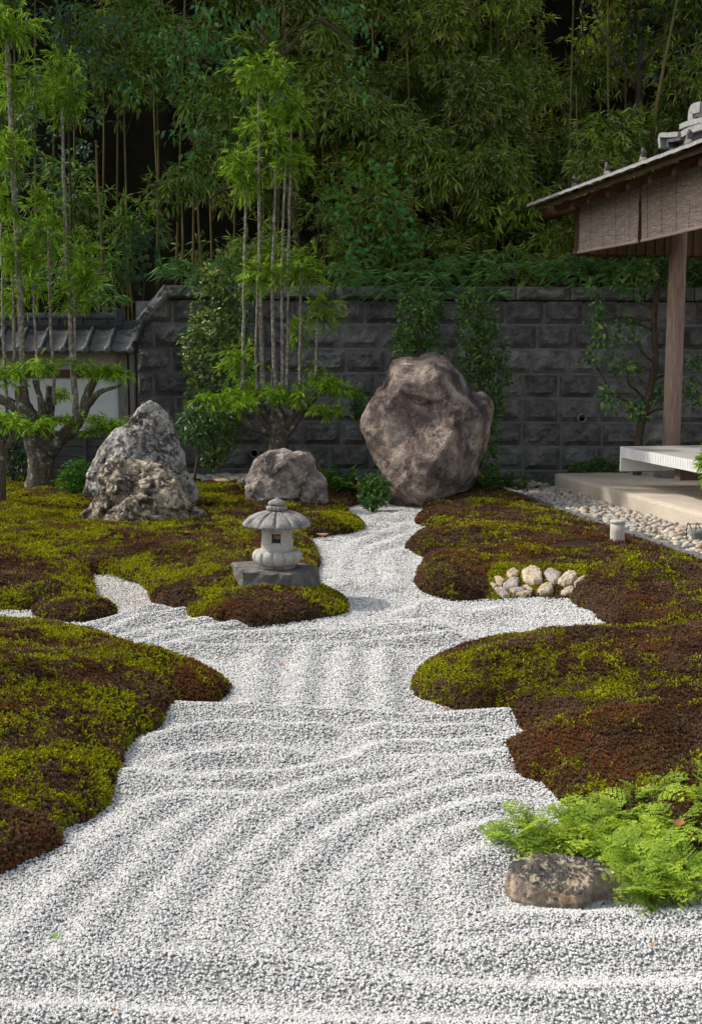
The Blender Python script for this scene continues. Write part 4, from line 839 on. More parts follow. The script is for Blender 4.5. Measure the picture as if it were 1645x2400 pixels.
# snow guards standing on the tiles
for px, py in ((1345, 430), (1421, 398), (1505, 366), (1612, 330)):
    u_ = EU + .42; d_ = ray(px, py); kk = ((BO + BN * u_ - np.array((0, 0, CH))) @ BN) / (d_ @ BN); p = np.array((0, 0, CH)) + d_ * kk; vv = to_uv(p)[1]
    zz = zr(u_) + .02; mb = MB(); mb.tube([B(u_ + .05, vv - .10, zz - .01), B(u_ + .02, vv - .03, zz + .025), B(u_, vv + .03, zz + .075), B(u_ - .02, vv + .05, zz + .095), B(u_ - .02, vv + .055, zz + .12)], [.036, .034, .030, .022, .008], 7, wob=.3); mb.tube([B(u_, vv + .02, zz), B(u_, vv + .10, zz - .005)], [.045, .02], 8); pch('snow_guard', mb, m_guard)
# rafters with painted ends
for px in (1301.5, 1338.4, 1377.9, 1422.7, 1470.2, 1520.3, 1575.7, 1637.6, 1708, 1790, 1890):
    u_ = EU + .16; d_ = ray(px, 470); vv = None
    a = np.array((0, 0, CH)) + d_ * (((BO + BN * u_ - np.array((0, 0, CH))) @ BN) / (d_ @ BN)); vv = to_uv(a)[1]
    mb = MB(); u1 = 3.2; hw, hh = .036, .085; z0 = -.115
    P = [B(u, vv + s * hw, zr(u) + z0 + h) for h in (-hh, 0) for u, s in ((u_, -1), (u1, -1), (u1, 1), (u_, 1))]; mb.add(P, [(0, 1, 2, 3), (7, 6, 5, 4), (0, 4, 5, 1), (1, 5, 6, 2), (2, 6, 7, 3), (3, 7, 4, 0)]); rf = pch('rafter', mb, m_rafter)
    mb = MB(); bb(mb, u_ - .004, u_ + .001, vv - hw * .96, vv + hw * .96, zr(u_) + z0 - hh * .96, zr(u_) + z0 - .003); pch('end_face', mb, m_rend, rf)
# round eave purlin, its end standing past the gable
uq = .42; d_ = ray(1266, 508); a = np.array((0, 0, CH)) + d_ * (((BO + BN * uq - np.array((0, 0, CH))) @ BN) / (d_ @ BN)); pz_ = a[2]; pv0 = to_uv(a)[1]
mb = MB(); mb.tube([B(uq, vv, pz_) for vv in (pv0, pv0 + 2, EVN)], .075, 20); m_log = wood_mat('purlin_wood', (.13, .05, .028), (.28, .13, .08), (1, 6, 6), 8, .6); pl_ = pch('purlin', mb, m_log, None, True)
mb = MB(); mb.tube([B(uq, pv0 - .012, pz_), B(uq, pv0 + .04, pz_)], .079, 20); pch('purlin_cap', mb, m_rend, pl_)
mb = MB(); bb(mb, pu - .09, pu + .09, -.2, EVN, 3.18, 3.36); pch('beam', mb, m_dkwood)
# ridge ornament of the descending ridge, grey tiles
orn = MB(); d_ = ray(1590, 345); uo = .75; a = np.array((0, 0, CH)) + d_ * (((BO + BN * uo - np.array((0, 0, CH))) @ BN) / (d_ @ BN)); ov = to_uv(a)[1]; oz = a[2] - .05
bb(orn, uo - .02, uo + .9, ov + .05, ov + .7, oz - .25, oz - .02, .02); pch('ridge_course', orn, m_tile)
def wedge(u0, v0, z0, L, w, h, curl):
    vs = []; fs = []
    for k in range(7):
        f = k / 6; up = curl * (f ** 2)
        for s in (-1, 1): vs += [B(u0 + f * L, v0 + s * w * (1 - .15 * f), z0 + up), B(u0 + f * L, v0 + s * w * (1 - .15 * f), z0 + up + h)]
    for k in range(6):
        a = 4 * k; b = a + 4; fs += [(a, b, b + 1, a + 1), (a + 2, a + 3, b + 3, b + 2), (a + 1, b + 1, b + 3, a + 3), (a, a + 2, b + 2, b)]
    fs += [(0, 1, 3, 2), (24, 26, 27, 25)]; m = MB(); m.add(vs, fs); return m
def ofs(px, py, uo_): d_ = ray(px, py); a = np.array((0, 0, CH)) + d_ * (((BO + BN * uo_ - np.array((0, 0, CH))) @ BN) / (d_ @ BN)); return to_uv(a)[1], a[2]
def arc_tile(pts, w, th, uu, nm, mat):          # a curved tile: band following a photographed curve, w deep along u
    P = smooth_pts([np.array((*ofs(x, y, uu), 0)) for x, y in pts], 4); vs = []; fs = []; n = len(P)
    for i in range(n):
        t_ = P[min(i + 1, n - 1)] - P[max(i - 1, 0)]; t_ = t_ / (np.linalg.norm(t_) + 1e-9); nn = np.array((-t_[1], t_[0], 0)) * th / 2
        for sgn in (-1, 1):
            q = P[i] + nn * sgn; vs += [B(uu - w / 2, q[0], q[1]), B(uu + w / 2, q[0], q[1])]
    for i in range(n - 1):
        a = 4 * i; b = a + 4; fs += [(a, b, b + 1, a + 1), (a + 2, a + 3, b + 3, b + 2), (a, a + 2, b + 2, b), (a + 1, b + 1, b + 3, a + 3)]
    fs += [(0, 1, 3, 2), (4 * n - 4, 4 * n - 2, 4 * n - 1, 4 * n - 3)]; m = MB(); m.add(vs, fs); return pch(nm, m, mat)
for pts, w, th, uu, mt in (([(1563, 346), (1562, 318), (1580, 316), (1606, 314)], .16, .045, .60, m_tile2), ([(1578, 345), (1577, 330), (1590, 328), (1608, 324)], .12, .03, .56, m_tile), ([(1604, 316), (1616, 319), (1630, 312), (1648, 304), (1690, 292)], .26, .06, .68, m_tile2), ([(1588, 340), (1612, 336), (1640, 322), (1690, 300)], .22, .10, .72, m_tile), ([(1618, 297), (1632, 291), (1650, 286), (1690, 276)], .24, .05, .74, m_tile2), ([(1639, 292), (1637, 272), (1641, 256), (1660, 250)], .18, .10, .76, m_tile2), ([(1650, 290), (1650, 262), (1690, 258)], .24, .12, .80, m_tile), ([(1645, 300), (1690, 284)], .24, .08, .78, m_tile)):
    arc_tile(pts, w, th, uu, 'ridge_tile', mt)
# ---- bamboo blinds: each a top-level thing hung under the eave
m_reed, t, b_ = nmat('blind_reed', .75, .2); p_ = pos_node(t, (1, 1, 26)); n1 = noise(t, p_, 6, 6, .7); n2 = noise(t, pos_node(t), 45, 4, .6)
c_ = ramp(t, n1, [(.32, (.20, .15, .125)), (.5, (.43, .345, .30)), (.68, (.74, .64, .57))]); c_ = mixc(t, .8, c_, ramp(t, n2, [(.35, .7), (.65, 1.3)]), 'MULTIPLY'); lk(t, c_, b_.inputs['Base Color'])
m_bat = wood_mat('blind_batten', (.42, .30, .23), (.66, .55, .48), (4, 4, 4), 20); m_cord, t, b_ = nmat('blind_cord', .8, .1); b_.inputs['Base Color'].default_value = (.05, .03, .022, 1)
def blind(u, v0, v1, z0, z1, label, dz=0.0, seed=0, mat=None, sway=.02):
    th_ = thing('bamboo_blind', label, 'blind', B(u, (v0 + v1) / 2, z0), 'bamboo blinds hanging from the pavilion eaves'); r = random.Random(seed); rods = MB(); z = z0 + .02; org = np.array(th_.location)
    while z < z1:
        h = .0075; jit = r.uniform(-.002, .002); off = sway * math.sin((z - z0) * 2.2 + seed) + jit
        tilt = dz * 1.0
        P = []
        for vv, zz in ((v0 + r.uniform(-.006, .006), z), (v1 + r.uniform(-.006, .006), z + tilt)):
            for du, dz_ in ((-.003, -h * .42), (.003, -h * .42), (.003, h * .42), (-.003, h * .42)): P.append(B(u + off + du, vv, zz + dz_) - org)
        rods.add(P, [(0, 1, 5, 4), (1, 2, 6, 5), (2, 3, 7, 6), (3, 0, 4, 7), (0, 3, 2, 1), (4, 5, 6, 7)]); z += h
    o = rods.build('reeds', mat or m_reed, th_); o['kind'] = 'stuff'
    m = MB(); P = [B(u + sway * math.sin(seed), vv, z0 + (dz if vv == v1 else 0)) - org for vv in (v0, v1)]; m.tube(P, .016, 8); m.build('batten', m_bat, th_)
    nc = max(2, int((v1 - v0) / .30))
    for k in range(nc):
        f = (k + .5) / nc; vv = v0 + (v1 - v0) * f; m = MB(); m.tube([B(u - .012 + sway * math.sin(seed), vv, z0 + dz * f) - org, B(u - .012, vv, z1 + dz * f) - org], .0018, 4); m.build('cord', m_cord, th_)
ub = .18
def bl(px, py, u): d_ = ray(px, py); a = np.array((0, 0, CH)) + d_ * (((BO + BN * u - np.array((0, 0, CH))) @ BN) / (d_ @ BN)); return to_uv(a)[1], a[2]
e1 = bl(1343, 592, ub); e2 = bl(1490, 565, ub); e3 = bl(1493, 563, ub); e4 = bl(1594, 540, ub); e5 = bl(1597, 541, ub); e6 = (e5[0] + 2.6, e5[1])
zt_ = zr(ub) - .19
blind(ub, e1[0], e2[0], e1[1], zt_, 'brown reed blind at the far end of the eave, two panels wide', e2[1] - e1[1], 1); blind(ub + .03, e3[0], e4[0], e3[1], zt_, 'brown reed blind in the middle, between two dark seams', e4[1] - e3[1], 2); blind(ub, e5[0], e6[0], e5[1], zt_, 'brown reed blind nearest the picture edge, hanging highest', e6[1] - e5[1], 3)
f1 = bl(1380, 600, 1.9); f2 = bl(1800, 590, 1.9); f3 = bl(1380, 596, 1.9)
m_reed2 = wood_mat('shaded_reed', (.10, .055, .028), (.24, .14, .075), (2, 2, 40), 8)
a = B(2.0, .25, 0); th_ = thing('bamboo_blind', 'darker blind at the back of the pavilion, seen under the front ones', 'blind', B(1.6, .1, 2.6), 'bamboo blinds hanging from the pavilion eaves'); rods = MB(); org = np.array(th_.location)
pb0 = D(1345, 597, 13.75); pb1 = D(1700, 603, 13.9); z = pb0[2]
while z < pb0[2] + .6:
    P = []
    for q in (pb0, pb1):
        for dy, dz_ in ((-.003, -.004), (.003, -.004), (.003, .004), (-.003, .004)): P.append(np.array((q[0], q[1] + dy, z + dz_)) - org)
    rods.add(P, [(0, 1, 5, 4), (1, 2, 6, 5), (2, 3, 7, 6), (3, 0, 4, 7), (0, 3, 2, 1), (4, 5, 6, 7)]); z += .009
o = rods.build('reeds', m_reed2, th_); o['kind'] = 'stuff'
for k in range(16):
    q = pb0 + (pb1 - pb0) * (k + .5) / 16; m = MB(); m.tube([np.array((q[0], q[1] - .012, pb0[2])) - org, np.array((q[0], q[1] - .012, pb0[2] + .6)) - org], .005, 4); cd = m.build('cord', m_cord, th_)
    m = MB(); m.tube([np.array((q[0] - .02, q[1] - .015, pb0[2] - .004)) - org, np.array((q[0], q[1] - .015, pb0[2] - .022)) - org, np.array((q[0] + .02, q[1] - .015, pb0[2] - .004)) - org], .007, 5); m.build('hook', m_cord, cd)
m = MB(); m.tube([pb0 - org, pb1 - org], .014, 6); m.build('batten', m_dkwood, th_)
# ---- white slatted bench
m_bw, t, b_ = nmat('white_paint', .6, .3); p_ = pos_node(t); lk(t, ramp(t, noise(t, p_, 14, 6, .6), [(.3, (.70, .70, .70)), (.7, (.82, .82, .81))]), b_.inputs['Base Color'])
m_deck = wood_mat('weathered_deck', (.33, .315, .295), (.47, .455, .43), (2, 8, 8), 10, .75); m_under = wood_mat('bench_beam', (.055, .04, .03), (.11, .08, .06), (3, 3, 3), 10)
BT = PLH + .412; bu, bv = to_uv(G(1455, 1047, BT)); ben = thing('bench', 'low white slatted bench on the pavilion platform', 'bench', B(bu, bv, PLH))
def bch(name, mb, mat, parent=None, me=None):
    o = mb.build(name, mat); p = parent or ben; o.parent = p; o.matrix_parent_inverse = Matrix.Translation(-Vector(B(bu, bv, PLH))); return o
SLW = .0235 * 1.5; BW_ = 1.25; first = None
for k in range(62):
    mb = MB() if k == 0 else None; v0 = bv + .03 + k * SLW
    if k == 0:
        c = Vector((0, 0, 0)); m_ = MB(); m_.box((BW_ / 2, 0, 0), (BW_, SLW - .0035, .024), None, .002); sm = m_.mesh('slat', m_deck); m_ = MB(); m_.box((-.002, 0, -.055), (.008, SLW - .009, .108), None, .0015); em = m_.mesh('slat_end', m_bw)
    s = place(sm, 'slat', bu, v0 + SLW / 2, BT - .012, ben, B(bu, bv, PLH)); e = bpy.data.objects.new('slat_end', em); COL.objects.link(e); e.parent = s; e.location = (0, 0, .0115 + .001)
mb = MB(); bb(mb, bu - .008, bu + BW_, bv - .002, bv + .026, BT - .255, BT + .002, .003); bch('end_board', mb, m_bw)
mb = MB(); bb(mb, bu + .006, bu + .03, bv + .03, bv + 2.2, BT - .108, BT - .026); bch('front_rail', mb, m_under)
lg = G(1602, 1168, PLH); lu, lv = to_uv(lg)
for dv in (0, 1.15):
    mb = MB(); bb(mb, lu - .075, lu + .6, lv - .06 + dv, lv + .06 + dv, BT - .235, BT - .11, .004); bm_ = bch('cross_beam', mb, m_under)
    mb = MB(); bb(mb, lu - .026, lu + .026, lv - .03 + dv, lv + .03 + dv, PLH - .002, BT - .236, .003); bch('leg', mb, m_under, bm_)
# ---- pebble strip, edging tiles, post stub, wire guard
m_peb, t, b_ = nmat('pebble', .6, .35); rnd = nd(t, 'ShaderNodeObjectInfo').outputs['Random']; p_ = pos_node(t)
c_ = ramp(t, rnd, [(0, (.46, .38, .28)), (.16, (.36, .33, .28)), (.3, (.54, .48, .39)), (.45, (.28, .28, .26)), (.58, (.50, .43, .33)), (.70, (.48, .31, .17)), (.82, (.44, .41, .35)), (.94, (.23, .24, .24))], 'CONSTANT')
c_ = mixc(t, 1.0, c_, ramp(t, noise(t, p_, 30, 5, .6), [(.3, .75), (.7, 1.2)]), 'MULTIPLY'); lk(t, c_, b_.inputs['Base Color'])
def pebble_mesh(seed):
    bm = bmesh.new(); bmesh.ops.create_icosphere(bm, subdivisions=2, radius=.5); r = random.Random(seed); of = Vector((r.uniform(0, 50), r.uniform(0, 50), 0)); 
    from mathutils import noise as mn
    for v in bm.verts: v.co *= 1 + .38 * mn.noise(v.co * 1.7 + of); v.co.z *= .68
    me = bpy.data.meshes.new('pebble'); bm.to_mesh(me); bm.free(); me.polygons.foreach_set('use_smooth', np.full(len(me.polygons), True)); me.materials.append(m_peb); return me
PEB = [pebble_mesh(k) for k in range(10)]
mb = MB(); bb(mb, EDG_U, .02, -.9, 8.0, -.05, .012); pbed = mb.build('pebble_bed', m_soil); tag(pbed, 'strip of mixed pebbles between the moss and the platform', 'pebbles', kind='structure')
cand = []; rp = random.Random(3); v = -.75
while v < 6.6:
    u = EDG_U + .05
    while u < -.02:
        for lay in (0, 1):
            if lay == 0 or rp.random() < .65: cand.append((B(u + rp.uniform(-.03, .03), v + rp.uniform(-.03, .03), .014 + lay * .024 + rp.uniform(0, .010)), rp.uniform(.044, .088)))
        u += .056
    v += .056
vis = []
for p, s in cand:
    sx_ = F * p[0] / p[1]
    if sx_ < CX + 260: vis.append((p[1] - (100 if sx_ < CX + 8 else 0), p, s))
vis.sort(key=lambda q: q[0]); rest = MB()
PV = [([tuple(v.co) for v in me.vertices], [tuple(q.vertices) for q in me.polygons]) for me in PEB]
for i, (_, p, s) in enumerate(vis):
    k = rp.randrange(10); e = (rp.uniform(-.5, .5), rp.uniform(-.5, .5), rp.uniform(0, 6.28))
    if i < 300: ob('pebble', PEB[k], pbed, p, e, (s, s * rp.uniform(.75, 1.1), s))
    else:
        from mathutils import Euler
        M_ = Euler(e).to_matrix(); rest.add([M_ @ (Vector(q) * s) + Vector(p) for q in PV[k][0]], PV[k][1])
m_peb2, t, b_ = nmat('pebble_mass', .6, .35); p_ = pos_node(t); c_ = ramp(t, voro(t, p_, 14, out=1), [(0, (.30, .29, .27)), (.3, (.48, .44, .37)), (.5, (.24, .25, .25)), (.7, (.44, .34, .24)), (1, (.42, .40, .36))]); lk(t, c_, b_.inputs['Base Color'])
if rest.n: o = rest.build('pebbles', m_peb2, pbed, True); o['kind'] = 'stuff'
print('pebbles', len(vis))
m_edge, t, b_ = nmat('edging_tile', .6, .35); p_ = pos_node(t); lk(t, ramp(t, noise(t, p_, 16, 6), [(.3, (.085, .087, .088)), (.7, (.19, .19, .188))]), b_.inputs['Base Color'])
edg = thing('tile_edging', 'row of dark lapped edging tiles beside the pebble strip', 'edging', B(EDG_U, 0, 0)); k = 0; v = -.7
while v < 7:
    mb = MB(); jog = .012 * (k % 2); bb(mb, EDG_U - .03 + jog, EDG_U + .012 + jog, v, v + .30, -.04, .085 + rp.uniform(-.008, .008), .006); o = mb.build('edging_tile', m_edge); o.parent = edg; o.matrix_parent_inverse = Matrix.Translation(-Vector(B(EDG_U, 0, 0))); v += .265; k += 1
m_logw = wood_mat('bleached_log', (.34, .30, .25), (.58, .55, .50), (6, 6, .5), 10)
c = G(1446, 1276, .12); zg = gz(c); sc_ = ppm(c[1]); st = thing('log_post', 'short bleached log post standing in the moss by the pebbles', 'post', (c[0], c[1], zg))
hb = 34 / sc_ + .04; rr = 17.0 / sc_
mb = MB(); mb.lathe([(rr * .97, -.08), (rr, 0), (rr * 1.0, hb * .5), (rr * .985, hb - .012)], 28); mb.build('body', m_logw, st, True); mb = MB(); mb.lathe([(rr * 1.04, hb - .012), (rr * 1.06, hb - .004), (rr * 1.05, hb + .006), (rr * .98, hb + .010), (rr * .3, hb + .012)], 28); mb.build('cap', m_logw, st, True)
m_wire, t, b_ = nmat('black_wire', .4, .5); b_.inputs['Base Color'].default_value = (.012, .012, .013, 1); m_lampb, t, b_ = nmat('lamp_body', .6, .3); b_.inputs['Base Color'].default_value = (.20, .21, .20, 1)
c = G(1662, 1262, .06); wg = thing('wire_guard', 'black wire cage over a grey ground lamp at the right edge', 'wire guard', c)
for k in range(6):
    x = -.16 + .075 * k; mb = MB(); mb.tube(smooth_pts([(x, -.10, -.03), (x, -.085, .03), (x, 0, .10), (x, .085, .11), (x, .12, -.03)], 4), .0045, 6); mb.build('wire', m_wire, wg, True)
for yy, zz in ((-.10, .0), (-.075, .045), (-.02, .09), (.06, .112)): mb = MB(); mb.tube([(-.17, yy, zz), (.25, yy, zz)], .0045, 6); mb.build('wire', m_wire, wg, True)
mb = MB(); mb.box((.03, .02, .02), (.34, .14, .09), None, .01); mb.build('lamp_body', m_lampb, wg)
# ================================================================== roofed garden wall on the left
GYY = 14.15; sg = ppm(GYY); gxr = D(300, 1000, GYY)[0]; gxl = -5.2; zz_ = lambda py: D(200, py, GYY)[2]
m_plas, t, b_ = nmat('white_plaster', .85, .2); p_ = pos_node(t); lk(t, ramp(t, noise(t, p_, 5, 6), [(.3, (.62, .63, .66)), (.7, (.74, .75, .77))]), b_.inputs['Base Color'])
m_cream, t, b_ = nmat('cream_plaster', .85, .2); p_ = pos_node(t); lk(t, ramp(t, noise(t, p_, 5, 6), [(.3, (.40, .37, .31)), (.7, (.5, .47, .41))]), b_.inputs['Base Color'])
m_gdark = wood_mat('dark_board', (.055, .053, .055), (.115, .11, .112), (.6, 4, 6), 10, .7); m_gbeam = wood_mat('brown_beam', (.07, .04, .028), (.13, .08, .055), (.6, 4, 6), 10, .7); m_gpost = wood_mat('grey_post', (.15, .135, .125), (.25, .235, .22), (4, 4, .6), 10, .7)
gate = thing('roofed_wall', 'low tiled roof garden wall with white plaster at the left', 'wall', (gxr, GYY, 0))
def gch(name, mb, mat, parent=None): o = mb.build(name, mat); o.parent = parent or gate; o.matrix_parent_inverse = Matrix.Translation((-gxr, -GYY, 0)); return o
def gbx(name, x0, x1, z0, z1, mat, y0=0, th=.08, bev=.003): mb = MB(); mb.box(((x0 + x1) / 2, GYY + y0 + th / 2, (z0 + z1) / 2), (x1 - x0, th, z1 - z0), None, bev); return gch(name, mb, mat)
xp0 = D(277, 900, GYY)[0]; xp1 = D(300, 900, GYY)[0]
gbx('plaster_panel', gxl, xp0, zz_(1010), zz_(884), m_plas, .02); gbx('upper_plaster', gxl, xp0, zz_(868), zz_(822), m_cream, .02); gbx('rail', gxl, xp0, zz_(885), zz_(866), m_gbeam, -.02, .12)
gbx('end_post', xp0, xp1, -.1, zz_(822), m_gpost, -.03, .14); gbx('corner_post', D(306, 900, GYY)[0], D(316, 900, GYY)[0], -.1, zz_(828), m_gpost, -.05, .12); gbx('jamb', xp1, D(306, 900, GYY)[0], -.1, zz_(822), m_gdark, .0, .1)
zb = zz_(1012); rows_ = [zz_(y) for y in (1010, 1028, 1047, 1070, 1097, 1126, 1150)]
for za_, zb_ in zip(rows_[:-1], rows_[1:]): gbx('board', gxl, xp0, zb_ + .006, za_, m_gdark, .0 + .01 * random.random(), .07)
for px in (200, 100, -20, -120): x = D(px, 1060, GYY)[0]; gbx('batten', x - .02, x + .02, -.1, zz_(1012), m_gdark, -.03, .05)
gbx('soffit', gxl, D(318, 800, GYY)[0], zz_(826), zz_(812), m_gbeam, -.25, .45)
m_gt, t, b_ = nmat('dark_roof_tile', .38, .5); p_ = pos_node(t); rnd = nd(t, 'ShaderNodeObjectInfo').outputs['Random']; c_ = ramp(t, noise(t, p_, 8, 7, .6), [(.3, (.018, .019, .022)), (.7, (.042, .044, .050))]); lk(t, mixc(t, 1.0, c_, ramp(t, rnd, [(0, .75), (1, 1.3)]), 'MULTIPLY'), b_.inputs['Base Color']); bump(t, b_, noise(t, p_, 60, 4), .25, .004)
def pan(w, d, drop, nm):                       # pantile lying towards the camera (-y), falling by drop
    xs = np.linspace(0, 1, 15); pr_ = np.where(xs < .72, -.016 * np.sin(xs / .72 * math.pi), .024 * np.sin((xs - .72) / .28 * math.pi)); v = []; f = []; th_ = .018
    for yy, zz in ((0, 0), (-d, -drop)):
        for k, x in enumerate(xs): v += [(x * w, yy, pr_[k] + zz), (x * w, yy, pr_[k] + zz - th_)]
    n = len(xs)
    for k in range(n - 1):
        a = 2 * k; b = 2 * n + 2 * k; f += [(a, b, b + 2, a + 2), (a + 1, a + 3, b + 3, b + 1), (b, b + 1, b + 3, b + 2), (a, a + 2, a + 3, a + 1)]
    f += [(0, 1, 2 * n + 1, 2 * n), (2 * n - 2, 4 * n - 2, 4 * n - 1, 2 * n - 1)]
    me = bpy.data.meshes.new(nm); me.from_pydata(v, [], f); me.update(); me.materials.append(m_gt); me.polygons.foreach_set('use_smooth', np.full(len(me.polygons), False)); return me
GT = pan(.257, .21, .115, 'roof_tile'); xe = D(325, 760, GYY)[0]; zr0 = zz_(762); 
mbd = MB(); mbd.lathe([(.044, 0), (.044, .022), (.036, .030), (.010, .034)], 20); dm = mbd.mesh('antefix', m_tile, True)  # paler tile than the roof: reflected light put into the disc colour
xc0 = D(252.5, 806, GYY - .40)[0]
for j in range(3):
    for k in range(-9, 2):
        x = xc0 + k * .257 - .22
        if x + .2 > xe + .05 or x < gxl - .3: continue
        o = ob('roof_tile', GT, gate, (x - gxr, .14 - j * .165, zr0 + .036 - j * .094 - .018))
        if j == 2: a_ = ob('antefix', dm, o, (.22, -.205, -.118), (math.pi / 2, 0, 0))
mb = MB(); mb.box(((gxl + xe) / 2, GYY + .22, zr0 - .03), (xe - gxl, .3, .14)); gch('roof_core', mb, m_gt)
zrt = zz_(733)
for k, (z0_, z1_, yo) in enumerate(((zz_(764), zz_(757), -.02), (zz_(756), zz_(749), .01))):
    mb = MB(); mb.box(((gxl + xe - .2) / 2, GYY + .2, (z0_ + z1_) / 2), (xe - .22 - gxl, .30 - .05 * k, z1_ - z0_), None, .004); gch('ridge_course', mb, m_gt)
x = xe - .30
while x > gxl:
    mb = MB(); mb.tube([(x, GYY + .2, zz_(743)), (x - .275, GYY + .2, zz_(743))], .062, 16); gch('ridge_tile', mb, m_gt); mb = MB(); mb.tube([(x - .005, GYY + .2, zz_(743)), (x + .03, GYY + .2, zz_(743))], .068, 16); gch('ridge_collar', mb, m_gt)
    mb = MB(); mb.box((x - .09, GYY + .06, zz_(752)), (.02, .06, .06), None, .004); gch('ridge_peg', mb, m_gt); x -= .282
mb = MB(); mb.box((xe - .25, GYY + .2, zz_(742)), (.09, .22, .2), None, .02); mb.box((xe - .25, GYY + .2, zz_(727)), (.10, .12, .06), None, .02); gch('ridge_end', mb, m_gt)
mb = MB(); mb.tube([(xe + .02, GYY + .16, zz_(755)), (xe + .01, GYY - .05, zz_(762) - .09), (xe, GYY - .27, zz_(806))], .04, 12); mb.tube([(xe - .25, GYY + .15, zz_(757)), (xe + .03, GYY + .15, zz_(757))], .045, 12); gch('verge_tile', mb, m_gt)
# ---- pebbles and flat stones of the dry patch before the wall, behind the left rocks
dp = thing('pebble_patch', 'x', 'x', (0, 0, 0)); bpy.data.objects.remove(dp)
pa = poly_of([(415, 1128, .1), (440, 1108, .1), (480, 1096, .1), (545, 1094, .1), (590, 1098, .1), (600, 1120, .1), (590, 1145, .1), (560, 1148, .1), (510, 1140, .1), (460, 1135, .1)], 2)
X, Y = np.meshgrid(np.arange(-2.6, -.7, .05), np.arange(11.6, 14.4, .05)); zz = ground_z(X, Y) + .012; ins = inside(X, Y, pa); idx = np.arange(X.size).reshape(X.shape); fq = np.stack([idx[:-1, :-1], idx[:-1, 1:], idx[1:, 1:], idx[1:, :-1]], -1).reshape(-1, 4); fq = fq[ins[fq].all(1)]; used, inv = np.unique(fq, return_inverse=True)
dry = ob('stone_patch', mesh_np('stone_patch', np.stack([X.ravel(), Y.ravel(), zz], 1)[used], inv.reshape(-1, 4), True, m_soil)); tag(dry, 'patch of flat cobbles before the wall behind the left rocks', 'cobbles', kind='structure'); ROCK_KEEP.append(pa)
c = pa.mean(0); n = 0
for q in range(900):
    x, y = rp.uniform(*(pa[:, 0].min(), pa[:, 0].max())), rp.uniform(*(pa[:, 1].min(), pa[:, 1].max()))
    if n < 170 and inside([x], [y], pa)[0]:
        s = rp.uniform(.08, .17) * (.75 if y > c[1] + .3 else 1); ob('cobble', PEB[rp.randrange(10)], dry, (x, y, gz((x, y)) + .02), (rp.uniform(-.2, .2), rp.uniform(-.2, .2), rp.uniform(0, 6.28)), (s * 1.3, s, s * rp.uniform(.4, .75))); n += 1
# ================================================================== foliage helpers
def unit(a): return a / np.maximum(np.linalg.norm(a, axis=-1, keepdims=True), 1e-9)
def leaf_arrays(P, A, N, L, Wd, col, tip=None, curve=.12, fold=.18, wide=.42):
    """five-point leaves: base, left, rib, right, tip"""
    n = len(P); A = unit(A); S = unit(np.cross(A, N)); N = np.cross(S, A); L = np.broadcast_to(L, (n,))[:, None]; Wd = np.broadcast_to(Wd, (n,))[:, None]
    V = np.stack([P, P + A * L * wide - S * Wd / 2 + N * Wd * fold, P + A * L * wide, P + A * L * wide + S * Wd / 2 + N * Wd * fold, P + A * L - N * L * curve], 1)
    f = np.array([(0, 2, 1), (0, 3, 2), (1, 2, 4), (2, 3, 4)])[None] + (np.arange(n) * 5)[:, None, None]
    C = np.repeat(col[:, None, :], 5, 1)
    if tip is not None: C[:, 4] = tip
    return V.reshape(-1, 3), f.reshape(-1, 3), C.reshape(-1, 3)
class LB:                                     # collects leaves into one mesh
    def __init__(s): s.V = []; s.F = []; s.C = []; s.n = 0
    def add(s, V, f, C): s.V.append(V); s.F.append(f + s.n); s.C.append(C); s.n += len(V)
    def build(s, name, mat, parent=None, org=None):
        V = np.concatenate(s.V); V = V - np.asarray(org) if org is not None else V
        return ob(name, mesh_np(name, V, np.concatenate(s.F), False, mat, np.concatenate(s.C)), parent)
def rdir(n): return unit(rng.normal(size=(n, 3)))
def pal(cols, n, jit=.2):
    c = np.array(cols)[rng.integers(0, len(cols), n)]; return c * rng.uniform(1 - jit, 1 + jit, (n, 1))
def blob_leaves(lb, c, r, n, L, asp, cols, droop=.3, shell=.55, face=(0, -1, .5)):
    """leaves in an ellipsoid, mostly near its skin, blades turned outward and drooping"""
    d = rdir(n); lump = 1 + .45 * fbm(d * 2.6 + rng.uniform(0, 90, 3), 2, 3); rad = (shell + (1 - shell) * rng.random(n) ** .6) * lump; rad = np.where(rng.random(n) < .10, rad * rng.uniform(1.05, 1.35, n), rad); P = np.asarray(c) + d * np.asarray(r) * rad[:, None]
    A = unit(d * .8 + rng.normal(0, .55, (n, 3)) + np.array((0, 0, -droop))); N = unit(d * .5 + np.array(face) * .7 + rng.normal(0, .45, (n, 3)))
    l = L * rng.uniform(.65, 1.25, n); lb.add(*leaf_arrays(P, A, N, l, l * asp, pal(cols, n)))
def strand(lb_list, P0, d, L, w, bend, c0, c1): lb_list.append((P0, d, L, w, bend, c0, c1))
def strands_build(lb, S):
    P = np.array([s[0] for s in S]); d = unit(np.array([s[1] for s in S])); L = np.array([s[2] for s in S])[:, None]; w = np.array([s[3] for s in S])[:, None]; b = np.array([s[4] for s in S])
    c0 = np.array([s[5] for s in S]); c1 = np.array([s[6] for s in S]); n = len(P); side = unit(np.cross(d, rng.normal(size=(n, 3))))
    m = P + d * L * .5 + b * L * .12; t = P + d * L + b * L * .5
    V = np.stack([P - side * w * .3, P + side * w * .3, m - side * w * .5, m + side * w * .5, t], 1).reshape(-1, 3)
    k = (np.arange(n) * 5)[:, None, None]; f = (np.array([(0, 1, 3), (0, 3, 2), (2, 3, 4)])[None] + k).reshape(-1, 3)
    C = np.stack([c0, c0, (c0 + c1) / 2, (c0 + c1) / 2, c1], 1).reshape(-1, 3); lb.add(V, f, C)
CD = np.array((.11, .18, .016)); CB = np.array((.27, .46, .045))
